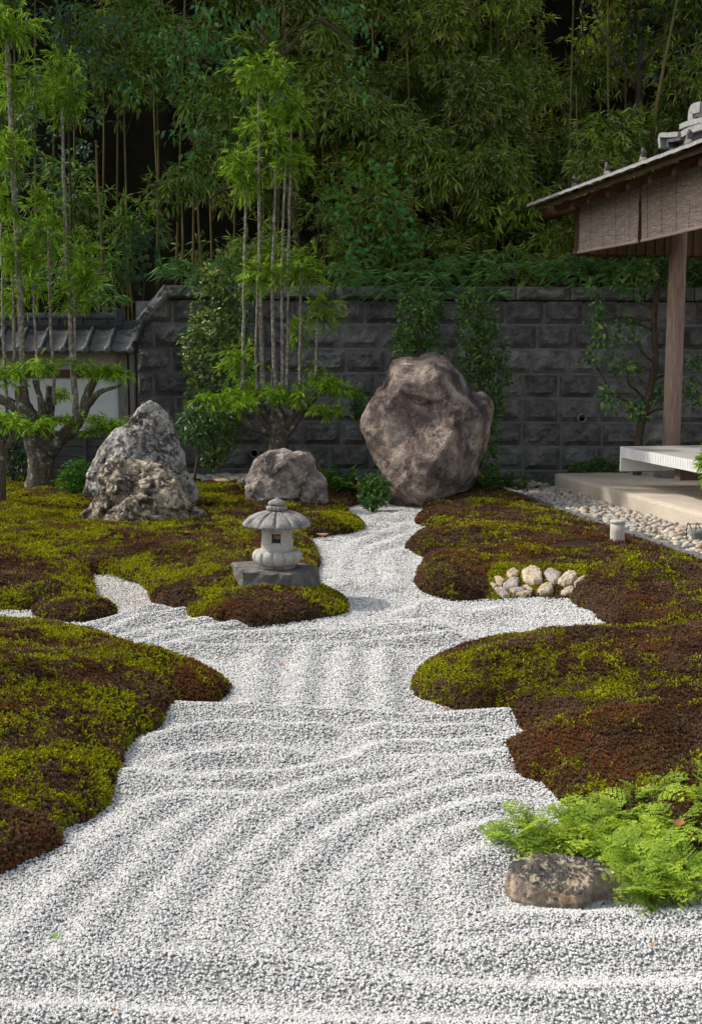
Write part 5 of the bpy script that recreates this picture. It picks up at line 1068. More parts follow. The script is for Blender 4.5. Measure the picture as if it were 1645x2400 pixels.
def cedar_fronds(c, r, n, flat=1.0, up=.35, droop=.35, hang=0.0, bright=1.0, frond=.75):
    """sprays of cedar shoots round a point; r = (rx, ry, rz)"""
    S = []; c = np.asarray(c, float); r = np.asarray(r, float)
    for k in range(n):
        d = rng.normal(size=3); d[2] = d[2] * flat + up; d /= np.linalg.norm(d); base = c + rng.normal(0, .18, 3) * r
        L = float(np.linalg.norm(d * r)) * frond * rng.uniform(.7, 1.2); m = int(max(7, L / .016)); br = bright * rng.uniform(.75, 1.2)
        sd = unit(np.cross(d, rng.normal(size=3))); dn = np.array((0, 0, -1.0))
        for j in range(m):
            f = (j + 1) / m; p = base + d * L * f + dn * L * droop * f * f * .6; ax = unit(d + dn * droop * f * 1.1)
            sgn = 1 if j % 2 else -1; di = unit(ax * .85 + sd * sgn * .55 + rng.normal(0, .22, 3) + dn * hang)
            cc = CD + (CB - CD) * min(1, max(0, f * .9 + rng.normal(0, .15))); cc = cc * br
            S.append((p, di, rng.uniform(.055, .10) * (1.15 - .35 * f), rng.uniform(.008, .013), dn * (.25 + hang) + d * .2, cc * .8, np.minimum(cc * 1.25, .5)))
    return S
# ================================================================== cedars with pole stems
def cedar(label, Y, trunk, limbs, stems, tufts, pads, extra=None, seed=1):
    """all coordinates in photograph pixels at distance Y (+ a small offset)"""
    base = D(*trunk[0][:2], Y); base[2] = gz(base); tr = thing('cedar_tree', label, 'tree', base, 'pole-pruned cedars'); org = base; s = ppm(Y); k_ = 0
    def q(p): o_ = p[2] if len(p) > 2 else 0.0; return D(p[0], p[1], Y + o_) - org
    mb = MB(); P = smooth_pts([q(p) for p in trunk], 4); rr = [p[3] / s if len(p) > 3 else .1 for p in trunk]; rr = np.interp(np.linspace(0, 1, len(P)), np.linspace(0, 1, len(rr)), rr); P[0] = P[0] - np.array((0, 0, .12)); mb.tube(P, list(rr), 14, wob=.09); mb.build('trunk', M_BARK, tr, True)
    for lm in limbs:
        mb = MB(); P = smooth_pts([q(p) for p in lm], 4); r0 = [p[3] / s for p in lm]; rr = np.interp(np.linspace(0, 1, len(P)), np.linspace(0, 1, len(r0)), r0); mb.tube(P, list(rr), 10, wob=.1); mb.build('limb', M_BARK, tr, True)
    for st in stems:
        w = st[0]; pts = st[1]; P = smooth_pts([q((*p, .0) if len(p) == 2 else p) for p in pts], 5); n = len(P); P = [p + np.array((random.uniform(-.006, .006), random.uniform(-.006, .006), 0)) for p in P]; mb = MB(); mb.tube(P, list(np.linspace(w, w * .55, n) / 2 / s), 8, wob=.07); mb.build('stem', M_STEM, tr, True)
    for (x, y, rx, ry, *o_) in tufts:
        c = q((x, y, (o_[0] if o_ else random.uniform(-.12, .12)))); lb = LB(); r = (rx / s, (rx + ry) / 2 / s, ry / s); n = int(17 + 17 * (rx * ry) / 2500)
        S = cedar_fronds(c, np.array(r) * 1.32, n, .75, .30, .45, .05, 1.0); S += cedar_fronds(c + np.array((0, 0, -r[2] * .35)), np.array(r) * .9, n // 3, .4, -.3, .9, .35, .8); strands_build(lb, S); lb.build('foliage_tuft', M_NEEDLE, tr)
    for (x, y, rx, ry, *o_) in pads:
        c = q((x, y, (o_[0] if o_ else 0))); lb = LB(); S = []; m = max(3, int(rx / 9))
        for k in range(m):
            cc = c + np.array((random.uniform(-.9, .9) * rx / s, random.uniform(-.5, .5) * rx / s, random.uniform(-.35, .3) * ry / s)); S += cedar_fronds(cc, (min(.16, rx / s * .7), .14, .11), 11, .35, .25, .55, .2, 1.0, .9)
        strands_build(lb, S); lb.build('foliage_pad', M_NEEDLE, tr)
    return tr
cedar('pole-pruned cedar with nine tall stems in front of the wall centre', 13.0,
  [(655, 1110, 0, 30), (655, 1060, 0, 24), (652, 1020, 0, 23), (650, 985, 0, 22), (648, 955, 0, 15)],
  [[(640, 1015, 0, 12), (612, 1008, -.05, 9), (586, 1000, -.1, 7), (568, 972, -.1, 6), (556, 940, -.1, 4)], [(645, 990, 0, 11), (630, 985, 0, 9), (618, 965, 0, 9), (612, 940, 0, 7)], [(640, 990, -.04, 12), (645, 960, -.05, 10), (648, 935, -.05, 8)], [(662, 1010, 0, 12), (676, 985, 0, 10), (685, 955, 0, 9), (672, 930, 0, 6)],
   [(668, 1020, .03, 11), (695, 985, .03, 9), (720, 950, .03, 8), (738, 930, .03, 7), (748, 905, .03, 4)], [(705, 962, -.02, 8), (728, 938, -.05, 7), (742, 920, -.08, 5)]],
  [(9, [(568, 915), (571, 800), (573, 650), (575, 540), (574, 430)]), (10, [(614, 945), (611, 800), (608, 600), (607, 400), (607, 215)]), (7, [(603, 985), (600, 850), (602, 720), (603, 650)]), (9, [(646, 940), (641, 800), (639, 640), (645, 480), (648, 300)]), (8, [(663, 920), (661, 750), (661, 600), (667, 450), (670, 380)]), (8, [(670, 930), (674, 780), (676, 600), (680, 420), (682, 300)]), (7, [(702, 925), (703, 800), (704, 690), (706, 620)]), (6, [(740, 885), (742, 800), (744, 730)]), (7, [(618, 945), (616, 850), (612, 720)]), (5, [(638, 925), (638, 860)])],
  [(620, 150, 62, 42), (585, 175, 35, 30), (655, 190, 40, 35), (570, 395, 48, 62), (548, 375, 30, 30), (590, 285, 38, 30), (640, 260, 50, 42), (690, 250, 46, 40), (640, 325, 40, 40), (668, 390, 48, 45), (700, 365, 34, 35), (608, 640, 52, 42), (660, 640, 35, 30, .2), (710, 625, 62, 50), (752, 722, 55, 42), (700, 770, 34, 40, .2), (562, 840, 42, 52), (740, 870, 36, 26, .2), (640, 590, 40, 30, .2)],
  [(520, 935, 62, 26, -.1), (560, 920, 40, 26, .1), (605, 912, 30, 18, .1), (665, 935, 40, 20, -.15), (740, 900, 40, 26), (795, 900, 50, 24, -.05), (770, 955, 52, 30, .25), (590, 905, 40, 20, .2), (545, 945, 45, 24, -.2), (700, 925, 34, 20, -.15), (820, 915, 34, 20, -.1), (640, 915, 34, 18, -.1)])
cedar('large pole-pruned cedar with a broad trunk before the roofed wall', 12.9,
  [(92, 1150, 0, 38), (95, 1120, 0, 32), (97, 1080, 0, 30), (92, 1035, 0, 34), (75, 995, 0, 29), (55, 955, 0, 21), (50, 905, 0, 13)],
  [[(110, 1060, 0, 24), (140, 1030, 0, 18), (172, 1000, -.05, 16), (195, 965, -.05, 14), (205, 925, -.05, 11), (222, 890, -.05, 8), (232, 875, -.05, 5)], [(205, 950, -.05, 9), (232, 920, -.1, 6), (268, 908, -.1, 4), (285, 902, -.1, 2)], [(112, 1010, .1, 15), (116, 955, .1, 12), (117, 905, .1, 10)], [(45, 960, 0, 14), (15, 940, 0, 12), (-15, 930, 0, 10)], [(78, 990, 0, 13), (100, 960, -.05, 9), (80, 890, -.05, 5)]],
  [(17, [(57, 930), (52, 850), (47, 700), (40, 560), (30, 380), (22, 230), (16, 90)]), (9, [(18, 975), (10, 850), (6, 700), (2, 520)]), (8, [(94, 965), (88, 870), (78, 700), (76, 640)]), (9, [(128, 950), (124, 850), (117, 700), (114, 540)]), (12, [(176, 985), (172, 900), (163, 720), (155, 560), (149, 400), (146, 250)]), (8, [(180, 965), (176, 850), (174, 700), (172, 620)]), (8, [(34, 850), (33, 760), (30, 640)])],
  [(30, 65, 62, 52), (-15, 40, 50, 60), (12, 165, 52, 52), (35, 215, 46, 40), (22, 345, 52, 50), (-10, 330, 50, 60), (146, 140, 38, 48), (120, 200, 38, 48), (172, 210, 38, 42), (146, 255, 30, 35), (10, 470, 46, 50), (104, 475, 36, 48), (112, 535, 44, 40), (20, 585, 50, 50), (70, 600, 46, 48), (72, 660, 40, 40, .15), (175, 600, 50, 48), (200, 650, 50, 46), (160, 690, 45, 40), (25, 690, 44, 45, .15)],
  [(110, 850, 58, 30, -.1), (20, 880, 50, 34), (35, 860, 45, 30), (245, 865, 55, 40, -.05), (268, 880, 38, 30, -.1), (85, 990, 75, 30, -.25), (20, 985, 50, 30, -.2), (150, 985, 40, 25, -.2), (248, 990, 55, 34, .15), (225, 1000, 40, 30, .15), (150, 920, 30, 24, .3)])
tr = cedar('slim bare cedar trunk cut off by the left picture edge', 11.3, [(0, 1185, 0, 13), (2, 1120, 0, 12), (6, 1060, 0, 12), (-12, 1010, 0, 10), (-40, 960, 0, 8)], [[(8, 1055, 0, 9), (24, 1035, 0, 8), (32, 1010, 0, 5)]], [(10, [(-40, 960), (-42, 700), (-45, 300)])], [(-45, 320, 40, 60)], [(35, 990, 40, 22), (-20, 970, 45, 26)])
b_ = G(1760, 1290, .1); s_ = ppm(b_[1]); tr = thing('cedar_tree', 'light green cedar spray reaching in at the right picture edge', 'tree', b_, 'pole-pruned cedars'); mb = MB(); pt = D(1730, 1060, b_[1]) - b_
mb.tube([(0, 0, -.1), (pt[0] * .3 + .02, .02, pt[2] * .4), (pt[0], 0, pt[2])], [.03, .025, .015], 8, wob=.08); mb.build('trunk', M_BARK, tr, True)
for x, y, rx, ry in ((1672, 1050, 34, 30), (1662, 1085, 40, 24), (1668, 1110, 30, 28), (1720, 1040, 50, 40), (1740, 1090, 60, 40)):
    c = D(x, y, b_[1]) - b_; lb = LB(); strands_build(lb, cedar_fronds(c, (rx / s_, .1, ry / s_), 16, .7, .2, .5, .1)); lb.build('foliage_tuft', M_NEEDLE, tr); mb = MB(); mb.tube([pt, (pt + c) / 2 + np.array((0, 0, .02)), c], [.008, .006, .003], 5); mb.build('twig', M_BARK, tr)
# ================================================================== shrubs and small plants
def shrub(name, label, Y, stem, blobs, L, asp, cols, mat, dens=1.0, droop=.2, cat='shrub', group=None, stemw=5):
    base = D(*stem[0][:2], Y); base[2] = min(base[2], gz(base)); t_ = thing(name, label, cat, base, group); s = ppm(Y); mb = MB(); P = smooth_pts([D(*p[:2], Y) - base for p in stem], 3); P[0] = P[0] - np.array((0, 0, .04)); mb.tube(P, list(np.linspace(stemw, stemw * .4, len(P)) / s), 7, wob=.1); tk = mb.build('stem', M_BARK2, t_, True)
    lb = LB()
    for (x, y, rx, ry, *o_) in blobs:
        c = D(x + random.uniform(-.3, .3) * rx, y + random.uniform(-.2, .2) * ry, Y + (o_[0] if o_ else random.uniform(-.1, .1))) - base; r = np.array((rx / s, min(rx, ry) * .9 / s, ry / s)); n = int(dens * 26 * (rx * ry) / s ** 2 / (L * L * asp)) + 10
        blob_leaves(lb, c, r, n, L, asp, cols, droop)
    lb.build('foliage', mat, t_); return t_
CAM = [(.045, .095, .02), (.055, .12, .024), (.08, .15, .028), (.11, .185, .04)]
shrub('camellia', 'tall columnar camellia with yellow new leaves, left on the wall', 14.05, [(500, 1090), (505, 900), (515, 700), (525, 600)],
  [(525, 620, 18, 30), (510, 655, 34, 30), (545, 670, 30, 30), (495, 705, 45, 34), (560, 715, 26, 40), (480, 755, 42, 38), (530, 765, 46, 42), (470, 805, 36, 36), (520, 830, 50, 45), (565, 810, 22, 50), (475, 865, 40, 42), (530, 895, 45, 45), (465, 925, 30, 36), (500, 945, 45, 35), (520, 985, 40, 40), (505, 1035, 34, 40), (500, 1075, 26, 24)], .06, .52, CAM + [(.34, .37, .07), (.22, .28, .06), (.13, .21, .05)], M_GLOSS, .6)
shrub('sapling', 'whorled lance leaf sapling on a thin bare stem by the cobbles', 13.3, [(455, 1125), (462, 1080), (468, 1035), (480, 990)], [(470, 985, 34, 26), (500, 975, 30, 24), (455, 1010, 28, 24), (485, 1020, 32, 22), (450, 975, 20, 18)], .085, .26, [(.05, .11, .03), (.07, .14, .04), (.09, .16, .05)], M_GLOSS, .8, .3, stemw=4)
shrub('camellia', 'dark green shrub on the wall above the boulder left side', 13.7, [(975, 900), (980, 800), (985, 700)], [(985, 705, 45, 26), (965, 745, 42, 34), (1010, 745, 30, 30), (975, 790, 48, 32), (1000, 820, 36, 24), (950, 815, 30, 30)], .055, .5, [(.04, .105, .02), (.06, .14, .026), (.085, .18, .03), (.13, .22, .04)], M_GLOSS, .6)
shrub('camellia', 'dense dark green shrub climbing beside the boulder right side', 13.7, [(1125, 1090), (1125, 900), (1115, 720)], [(1105, 700, 30, 24), (1120, 735, 46, 34), (1150, 770, 24, 24), (1105, 785, 44, 36), (1145, 825, 44, 40), (1110, 850, 44, 34), (1165, 880, 28, 36), (1135, 915, 44, 40), (1165, 935, 20, 26), (1150, 975, 30, 36), (1150, 1030, 22, 34), (1140, 1080, 24, 30)], .055, .5, [(.034, .088, .018), (.045, .11, .02), (.065, .145, .026), (.14, .23, .04)], M_GLOSS, .5)
shrub('shrub', 'small bright leafed shrub at the foot of the boulder', 12.0, [(880, 1185), (880, 1150)], [(868, 1130, 26, 22), (895, 1140, 20, 24), (880, 1160, 28, 22), (862, 1155, 16, 18), (882, 1176, 24, 14), (865, 1172, 16, 12)], .05, .5, [(.05, .13, .02), (.08, .19, .03), (.035, .09, .015)], M_GLOSS, .9, stemw=3)
shrub('shrub', 'round fresh green shrub left of the lichen rocks', 12.1, [(190, 1150), (190, 1110)], [(190, 1100, 30, 24), (175, 1120, 28, 24), (207, 1115, 18, 26), (188, 1138, 28, 14)], .07, .25, [(.045, .13, .015), (.07, .18, .02), (.03, .09, .012)], M_LEAF, .8, stemw=3)
shrub('shrub', 'shaded dark shrub at the far left below the cedar', 13.4, [(30, 1130), (30, 1060)], [(30, 1050, 34, 30), (15, 1085, 34, 30), (50, 1095, 26, 30), (10, 1040, 24, 30)], .08, .35, [(.025, .06, .025), (.035, .08, .03)], M_GLOSS, .8)
shrub('ground_plant', 'low creeping leafy plants along the wall foot at the right', 13.95, [(1400, 1112), (1400, 1095)], [(1370, 1098, 26, 12), (1410, 1092, 30, 16), (1450, 1098, 30, 14), (1350, 1104, 16, 8)], .05, .8, [(.04, .10, .02), (.055, .12, .028), (.075, .13, .03)], M_LEAF, .9, stemw=2)
shrub('bush', 'narrow leaf evergreen tuft between cedar and boulder', 13.6, [(850, 1010), (850, 960)], [(848, 945, 20, 26), (860, 975, 16, 20)], .07, .25, [(.03, .08, .02), (.05, .12, .025)], M_LEAF, .8, stemw=2)
# espaliered small tree on the right
Yt = 13.6; base = D(1494, 1075, Yt); base[2] = gz(base) - .02; tr = thing('camellia_tree', 'gnarled small camellia tree trained against the wall by the post', 'tree', base); Q5 = lambda x, y, o_=0: D(x / 2.655 + 1045, y / 2.655 + 600, Yt + o_) - base; s_ = ppm(Yt)
mb = MB(); P = smooth_pts([np.array((0, 0, -.05)), Q5(1195, 1180), Q5(1215, 1040), Q5(1245, 940), Q5(1280, 780), Q5(1303, 650), Q5(1295, 400), Q5(1308, 270), Q5(1330, 150), Q5(1345, 20)], 4); mb.tube(P, list(np.interp(np.linspace(0, 1, len(P)), [0, .4, .75, 1], np.array([11, 8.5, 7, 4]) / s_)), 10, wob=.12); mb.build('trunk', M_BARK2, tr, True)
for bp in ([(1290, 660), (1240, 620), (1180, 540), (1130, 500)], [(1285, 460), (1200, 420), (1140, 400)], [(1280, 320), (1220, 300), (1185, 280)], [(1310, 260), (1290, 190), (1220, 130), (1130, 110), (1100, 80)], [(1245, 930), (1200, 850), (1140, 800), (1130, 720), (1100, 690)], [(1210, 960), (1150, 910), (1080, 880), (1020, 830), (970, 740), (930, 680)], [(1270, 800), (1330, 750), (1400, 730), (1500, 680)], [(1240, 1000), (1300, 960), (1380, 945), (1480, 900)], [(1330, 200), (1370, 100), (1390, 0)], [(1290, 400), (1100, 380), (950, 400)], [(1050, 340), (980, 290), (920, 260)]):
    mb = MB(); P = smooth_pts([Q5(*p, .0 if i == 0 else random.uniform(-.12, .12)) for i, p in enumerate(bp)], 3); mb.tube(P, list(np.linspace(3.6, 1.2, len(P)) / s_), 6, wob=.15); mb.build('branch', M_BARK2, tr, True)
for x, y, r in ((910, 190, 40), (945, 285, 36), (915, 400, 40), (960, 350, 30), (1000, 480, 45), (960, 510, 45), (1080, 530, 40), (1100, 390, 50), (1145, 425, 45), (1210, 490, 55), (930, 580, 40), (890, 640, 38), (1050, 660, 55), (1120, 690, 45), (1180, 690, 30), (1000, 860, 40), (1040, 920, 45), (1190, 920, 60), (1160, 960, 45), (1215, 985, 40), (1320, 830, 60), (1270, 880, 40), (1280, 110, 60), (1150, 60, 60), (1220, 40, 60), (1330, 40, 55), (1100, 190, 50), (1180, 220, 55), (1240, 200, 40), (1380, 60, 40), (1520, 650, 45), (1550, 850, 60), (1500, 800, 50), (1580, 870, 50), (1570, 640, 40), (1400, 870, 40)):
    lb = LB(); rr = r / 2.655 / s_; c = Q5(x, y, random.uniform(-.12, .12)); blob_leaves(lb, c, (rr * 1.25, rr * 1.1, rr * 1.1), 34, .075, .48, [(.055, .13, .045), (.075, .18, .055), (.10, .22, .065), (.22, .33, .08)], 0.35, .3); lb.build('leaf_cluster', M_GLOSS, tr)
# ---- ferns: arching fronds with paired leaflets
def fern_frond(L, n, w, arch, seed, cols, lf=.11):
    r = np.random.default_rng(seed); lb = LB(); P = []; A = []; N = []; LL = []
    for k in range(n):
        f = (k + 1.5) / (n + 1.5); x = L * f * math.cos(arch * f * .8); z = L * (f * math.sin(1.0) * .9 - arch * f * f * .55); ln = w * math.sin(min(1, f * 1.25 + .12) * math.pi * .92 + .12) * .95
        for s in (-1, 1): P.append((x, 0, z)); A.append((.45, s, -.15)); N.append((-.2 * 0, 0, 1)); LL.append(max(ln, .012))
    P, A, N, LL = map(np.array, (P, A, N, LL)); c = np.array(cols)[r.integers(0, len(cols), len(P))] * r.uniform(.8, 1.2, (len(P), 1)); lb.add(*leaf_arrays(P, A + r.normal(0, .08, A.shape), N + r.normal(0, .15, N.shape), LL, np.maximum(LL * .30, L / n * .75), c, None, .15, .05, .3))
    mb = [(L * f * math.cos(arch * f * .8), 0, L * (f * math.sin(1.0) * .9 - arch * f * f * .55)) for f in np.linspace(0, 1, 7)]; m = MB(); m.tube(mb, list(np.linspace(.004, .0015, 7)), 4); Vm = np.array(m.v); Fm = []
    for q in m.f:
        for i in range(1, len(q) - 1): Fm.append((q[0], q[i], q[i + 1]))
    lb.add(Vm, np.array(Fm), np.tile(np.array((.06, .09, .02)), (len(Vm), 1))); return mesh_np('frond', np.concatenate(lb.V), np.concatenate(lb.F), False, M_FERN, np.concatenate(lb.C))
FC = [(.04, .105, .015), (.06, .14, .02), (.09, .17, .025)]
FF = [fern_frond(.42, 20, .085, .9, k, FC) for k in range(4)]
def fern(label, px, py, Y, n, sc, spread=(0, 6.28)):
    b_ = D(px, py, Y); b_[2] = gz(b_); t_ = thing('fern', label, 'fern', b_, 'ferns at the foot of the wall')
    for k in range(n):
        a = spread[0] + (spread[1] - spread[0]) * (k + random.uniform(.1, .9)) / n; s = sc * random.uniform(.75, 1.2); ob('frond', FF[k % 4], t_, (random.uniform(-.04, .04), random.uniform(-.04, .04), 0), (random.uniform(-.25, .25), random.uniform(-.55, .25), a), (s, s, s))
fern('tall fern between the rounded rock and the boulder', 800, 1130, 12.75, 16, 1.15); fern('spreading fern in front of the wall left of the boulder', 755, 1115, 13.2, 11, .85); fern('lush fern right of the boulder foot', 1165, 1128, 12.9, 18, .95); fern('bushy fern against the wall right of the boulder', 1210, 1115, 13.6, 18, 1.0); fern('small fern in the gap under the boulder right edge', 1130, 1140, 12.6, 12, .7)
# ---- lacy light green fern clumps in the near gravel
def lacy(seed, L=.13):
    r = np.random.default_rng(seed); P = []; A = []; LL = []; C = []; WW = []; n = 7
    for k in range(n):
        f = (k + .8) / n; bx = np.array((L * f, 0, L * .25 * math.sin(f * 2.2) - L * .12 * f * f)); pl = L * .52 * (1 - f) ** .75 + .006
        for s in (-1, 1):
            m = max(2, int(pl / .0082)); dv = np.array((.62, s * .78, .05))
            for j in range(m):
                g = (j + .6) / m; p = bx + dv * pl * g; sub = .0125 * (1 - .6 * g) * (1 - .3 * f) + .003
                for s2 in (-1, 1): P.append(p); A.append(dv * .75 + np.array((-dv[1], dv[0], 0)) * s2 * .75); LL.append(sub); WW.append(sub * .62)
            P.append(bx); A.append(dv); LL.append(pl * 1.12); WW.append(.0085 * (1 - .4 * f))
    P.append(np.array((L * .97, 0, L * .1))); A.append(np.array((1, 0, -.1))); LL.append(.016); WW.append(.009)
    P, A, LL = np.array(P), np.array(A), np.array(LL); n_ = len(P); N = np.array((0, 0, 1)) + r.normal(0, .25, (n_, 3)); t_ = np.clip(P[:, :1] / L + r.normal(0, .12, (n_, 1)), 0, 1)
    C = np.array((.19, .31, .035)) * (1 - t_) + t_ * np.array((.41, .53, .068)); C = C * r.uniform(.8, 1.15, (n_, 1))
    V, f, C = leaf_arrays(P, A + r.normal(0, .1, A.shape), N, LL, np.array(WW), C, None, .1, .08, .45); return mesh_np('frond', V, f, False, M_FERN, C)
LF = [lacy(k, .13) for k in range(6)]
def lacy_clump(label, regs, n, dark=None, tilt=(-.45, .25)):
    c0 = G(*regs[0][:2], .04); t_ = thing('fern', label, 'fern', (c0[0], c0[1], 0), 'lacy ferns beside the flat rock'); tot = sum(r[2] * r[3] for r in regs)
    for (x, y, rx, ry, h) in regs:
        for k in range(max(3, int(n * rx * ry / tot))):
            while True:
                a, b = random.uniform(-1, 1), random.uniform(-1, 1)
                if a * a + b * b < 1: break
            px, py = x + a * rx, y + b * ry; hh = h * (1 - .55 * (a * a + b * b)) * random.uniform(.55, 1.1); p = G(px, py, hh * .8); g_ = max(0, gz(p) - .02); out = math.atan2(-b * ry * 1.6 - .15, a * rx) + random.uniform(-1.0, 1.0)
            s = random.uniform(.6, 1.1); ob('frond', LF[k % 6], t_, (p[0] - c0[0] - math.cos(out) * .05 * s, p[1] - c0[1] - math.sin(out) * .05 * s, max(hh * .8, g_ + .01)), (random.uniform(-.6, .6), random.uniform(*tilt), out), (s, s, s))
            if k % 3 == 0: mb = MB(); q = (p[0] - c0[0] - math.cos(out) * .05 * s, p[1] - c0[1] - math.sin(out) * .05 * s); mb.tube([(q[0] * .97, q[1] * .97, -.01), (q[0], q[1], max(hh * .8, g_ + .01))], .0015, 4); mb.build('stalk', M_STEMG, t_)
m_sg, t, b_ = nmat('fern_stalk', .6, .2); b_.inputs['Base Color'].default_value = (.12, .20, .04, 1); M_STEMG = m_sg
lacy_clump('pale lacy fern left of and behind the flat rock', [(1215, 1965, 50, 30, 0.072), (1262, 1975, 46, 20, 0.058), (1330, 1935, 55, 42, 0.072), (1400, 1950, 60, 45, 0.072), (1330, 1972, 50, 18, 0.058)], 100)
lacy_clump('large bright lacy fern right of the flat rock', [(1445, 1998, 50, 34, 0.079), (1500, 2030, 75, 55, 0.086), (1580, 2060, 60, 45, 0.079), (1510, 2090, 70, 34, 0.072), (1492, 2068, 36, 28, 0.072), (1560, 1990, 55, 35, 0.072), (1630, 2050, 45, 40, 0.065)], 150)
lacy_clump('thin arm of lacy fern creeping over the moss edge', [(1480, 1920, 40, 22, 0.050), (1540, 1915, 34, 20, 0.043), (1500, 1960, 40, 24, 0.058), (1570, 1955, 30, 20, 0.050)], 30)
lacy_clump('darker fern tuft cut off by the right picture edge', [(1650, 1935, 40, 34, 0.065), (1660, 1975, 30, 25, 0.058)], 26)
# ---- fallen leaves and a seedling
m_fl, t, b_ = nmat('dry_leaf', .7, .2); rnd = nd(t, 'ShaderNodeObjectInfo').outputs['Random']; lk(t, ramp(t, rnd, [(0, (.42, .20, .09)), (.5, (.38, .24, .13)), (1, (.30, .12, .06))]), b_.inputs['Base Color'])
for px, py, L, lab in ((440, 1250, .075, 'curled tan leaf lying on brown moss below the left rocks'), (162, 1343, .05, 'pale fallen leaf on the green moss at the left'), (863, 1190, .09, 'ochre fallen leaf on far gravel left of the boulder'), (756, 1256, .11, 'rust brown leaf standing at the moss edge behind the lantern'), (1590, 1933, .05, 'pinkish leaf on dark moss among the ferns'), (1531, 2216, .022, 'small brown leaf fragment on the near right gravel'), (661, 1560, .03, 'brown crumb of leaf on the central raked gravel'), (1043, 1661, .03, 'reddish leaf at the tip of the large right moss mound'), (872, 1234, .045, 'dark fallen leaf on the far gravel stream')):
    z = .03; p = G(px, py, z); g_ = gz(p); p = G(px, py, max(g_, .02) + .012); a = random.uniform(0, 6.28); vs = []; n = 7
    for k in range(n):
        f = k / (n - 1); w = .30 * L * math.sin(math.pi * min(1, f * .95 + .05)) ** .8; zc = .22 * L * (f - .5) ** 2 * 3
        vs += [((f - .5) * L, -w, zc + w * .5), ((f - .5) * L, 0, zc), ((f - .5) * L, w, zc + w * .5)]
    vs += [(x, y, z_ - .0012) for x, y, z_ in vs]; fs = []; q = 3 * n
    for k in range(n - 1):
        for j in (0, 1): i = 3 * k + j; fs += [(i, i + 3, i + 4, i + 1), (q + i, q + i + 1, q + i + 4, q + i + 3)]
    mb = MB(); mb.add(vs, fs); o = mb.build('fallen_leaf', m_fl, None, True, p, (random.uniform(-.2, .2), random.uniform(-.3, .1), a)); tag(o, lab, 'leaf', 'fallen leaves')
p = G(128, 2212, .02); sd = thing('seedling', 'tiny green weed seedling alone in the near left gravel', 'seedling', p)
for k in range(5):
    V, f, C = leaf_arrays(np.array([(0, 0, .012)]), np.array([(math.cos(k * 1.3), math.sin(k * 1.3), .5)]), np.array([(0, 0, 1.0)]), .024, .010, np.array([(.16, .30, .05)])); ob('leaf', mesh_np('leaf', V, f, False, M_FERN, C), sd)
# ================================================================== woodland on the slope behind the wall
BAM = [(.105, .19, .014), (.14, .24, .018), (.08, .15, .014), (.21, .30, .028)]; TAN = np.array((.78, .64, .40))
def dens_map(px, py):                         # how thick the bamboo leaves stand, read off the photograph
    d = 1.0
    if px < 560: d = .35 + .45 * (px / 560) * (1 if py < 480 else .8)
    if 230 < px < 520 and 250 < py < 660: d *= .38
    if px > 1350 and py < 230: d *= .5
    if py > 560: d *= .75
    return d
rb = random.Random(9); culms = []
for k in range(46):
    px = -260 + k * (2160 / 45) + rb.uniform(-20, 20); Y = 15.35 + rb.random() * 1.0; culms.append((px, Y))
groups = {k: [] for k in range(len(culms))}; cl = []
for k in range(350):
    bx, by = rb.uniform(-280, 1920), rb.uniform(-200, 640)
    if rb.random() > dens_map(bx, by): continue
    rad = rb.uniform(36, 80); br = rb.uniform(.6, 1.55); hu = rb.uniform(-.12, .16) - (.2 if bx < 560 else 0); mul = (br * (1 + hu), br, br * (1 - hu * 1.5)); Yb = 14.95 + rb.random() * 1.9 + max(0, (560 - by) / 560) * .5; who = sorted(range(len(culms)), key=lambda q: abs(culms[q][0] - bx) + rb.uniform(0, 30))[0]
    for q in range(int(5 + rad * rad / 330)):
        while True:
            a, b = rb.uniform(-1, 1), rb.uniform(-1, 1)
            if a * a + b * b < 1: break
        dep = math.sqrt(1 - a * a - b * b); groups[who].append((bx + a * rad * 1.2, by + b * rad * .85 + a * a * rad * .3, Yb - dep * rad / 185 * .8 + rb.uniform(0, .1), mul))
for k in range(620):                          # the thicket goes on above the picture and shades what lies inside it
    bx, by = rb.uniform(-420, 2060), rb.uniform(-800, -260); who = sorted(range(len(culms)), key=lambda q: abs(culms[q][0] - bx))[0]; groups[who].append((bx, by, rb.uniform(14.85, 17.0), None))
def bamboo_cluster(lb, c, n, L, asp, tan=.6, cols=BAM, mul=(1, 1, 1)):
    # a drooping spray: twigs radiate, each ends in a fan of leaves that hang
    for t_ in range(n):
        d = rng.normal(size=3); d[1] = -abs(d[1]) * .7; d[2] = d[2] * .6 + .15; d = d / np.linalg.norm(d); tp = np.asarray(c) + d * rng.uniform(.08, .24); m = rng.integers(5, 9)
        A = unit(d * .9 + rng.normal(0, .5, (m, 3)) + np.array((0, -.1, -.55))); N = unit(np.array((0, -.8, .7)) + rng.normal(0, .4, (m, 3))); l = L * rng.uniform(.7, 1.25, m); col = pal(cols, m, .25) * np.array(mul)
        tip = np.where(rng.random((m, 1)) < tan, TAN * rng.uniform(.4, 1.0, (m, 1)), col); lb.add(*leaf_arrays(np.repeat(tp[None], m, 0) + rng.normal(0, .012, (m, 3)), A, N, l, l * asp, col, tip, .14, .12, .38))
m_culm, t, b_ = nmat('bamboo_culm', .5, .3); p_ = pos_node(t); lk(t, ramp(t, noise(t, p_, 3, 4), [(.35, (.09, .10, .025)), (.65, (.20, .15, .04))]), b_.inputs['Base Color'])
blabel = lambda px: 'tall leafy bamboo of the thicket, ' + ('in the dark hollow above the roofed wall' if px < 330 else 'between the camellia column and the centre cedar' if px < 560 else 'behind the stems of the centre cedar' if px < 760 else 'above the maple and the boulder' if px < 1040 else 'between the maple and the pavilion eave' if px < 1240 else 'right above the pavilion eave')
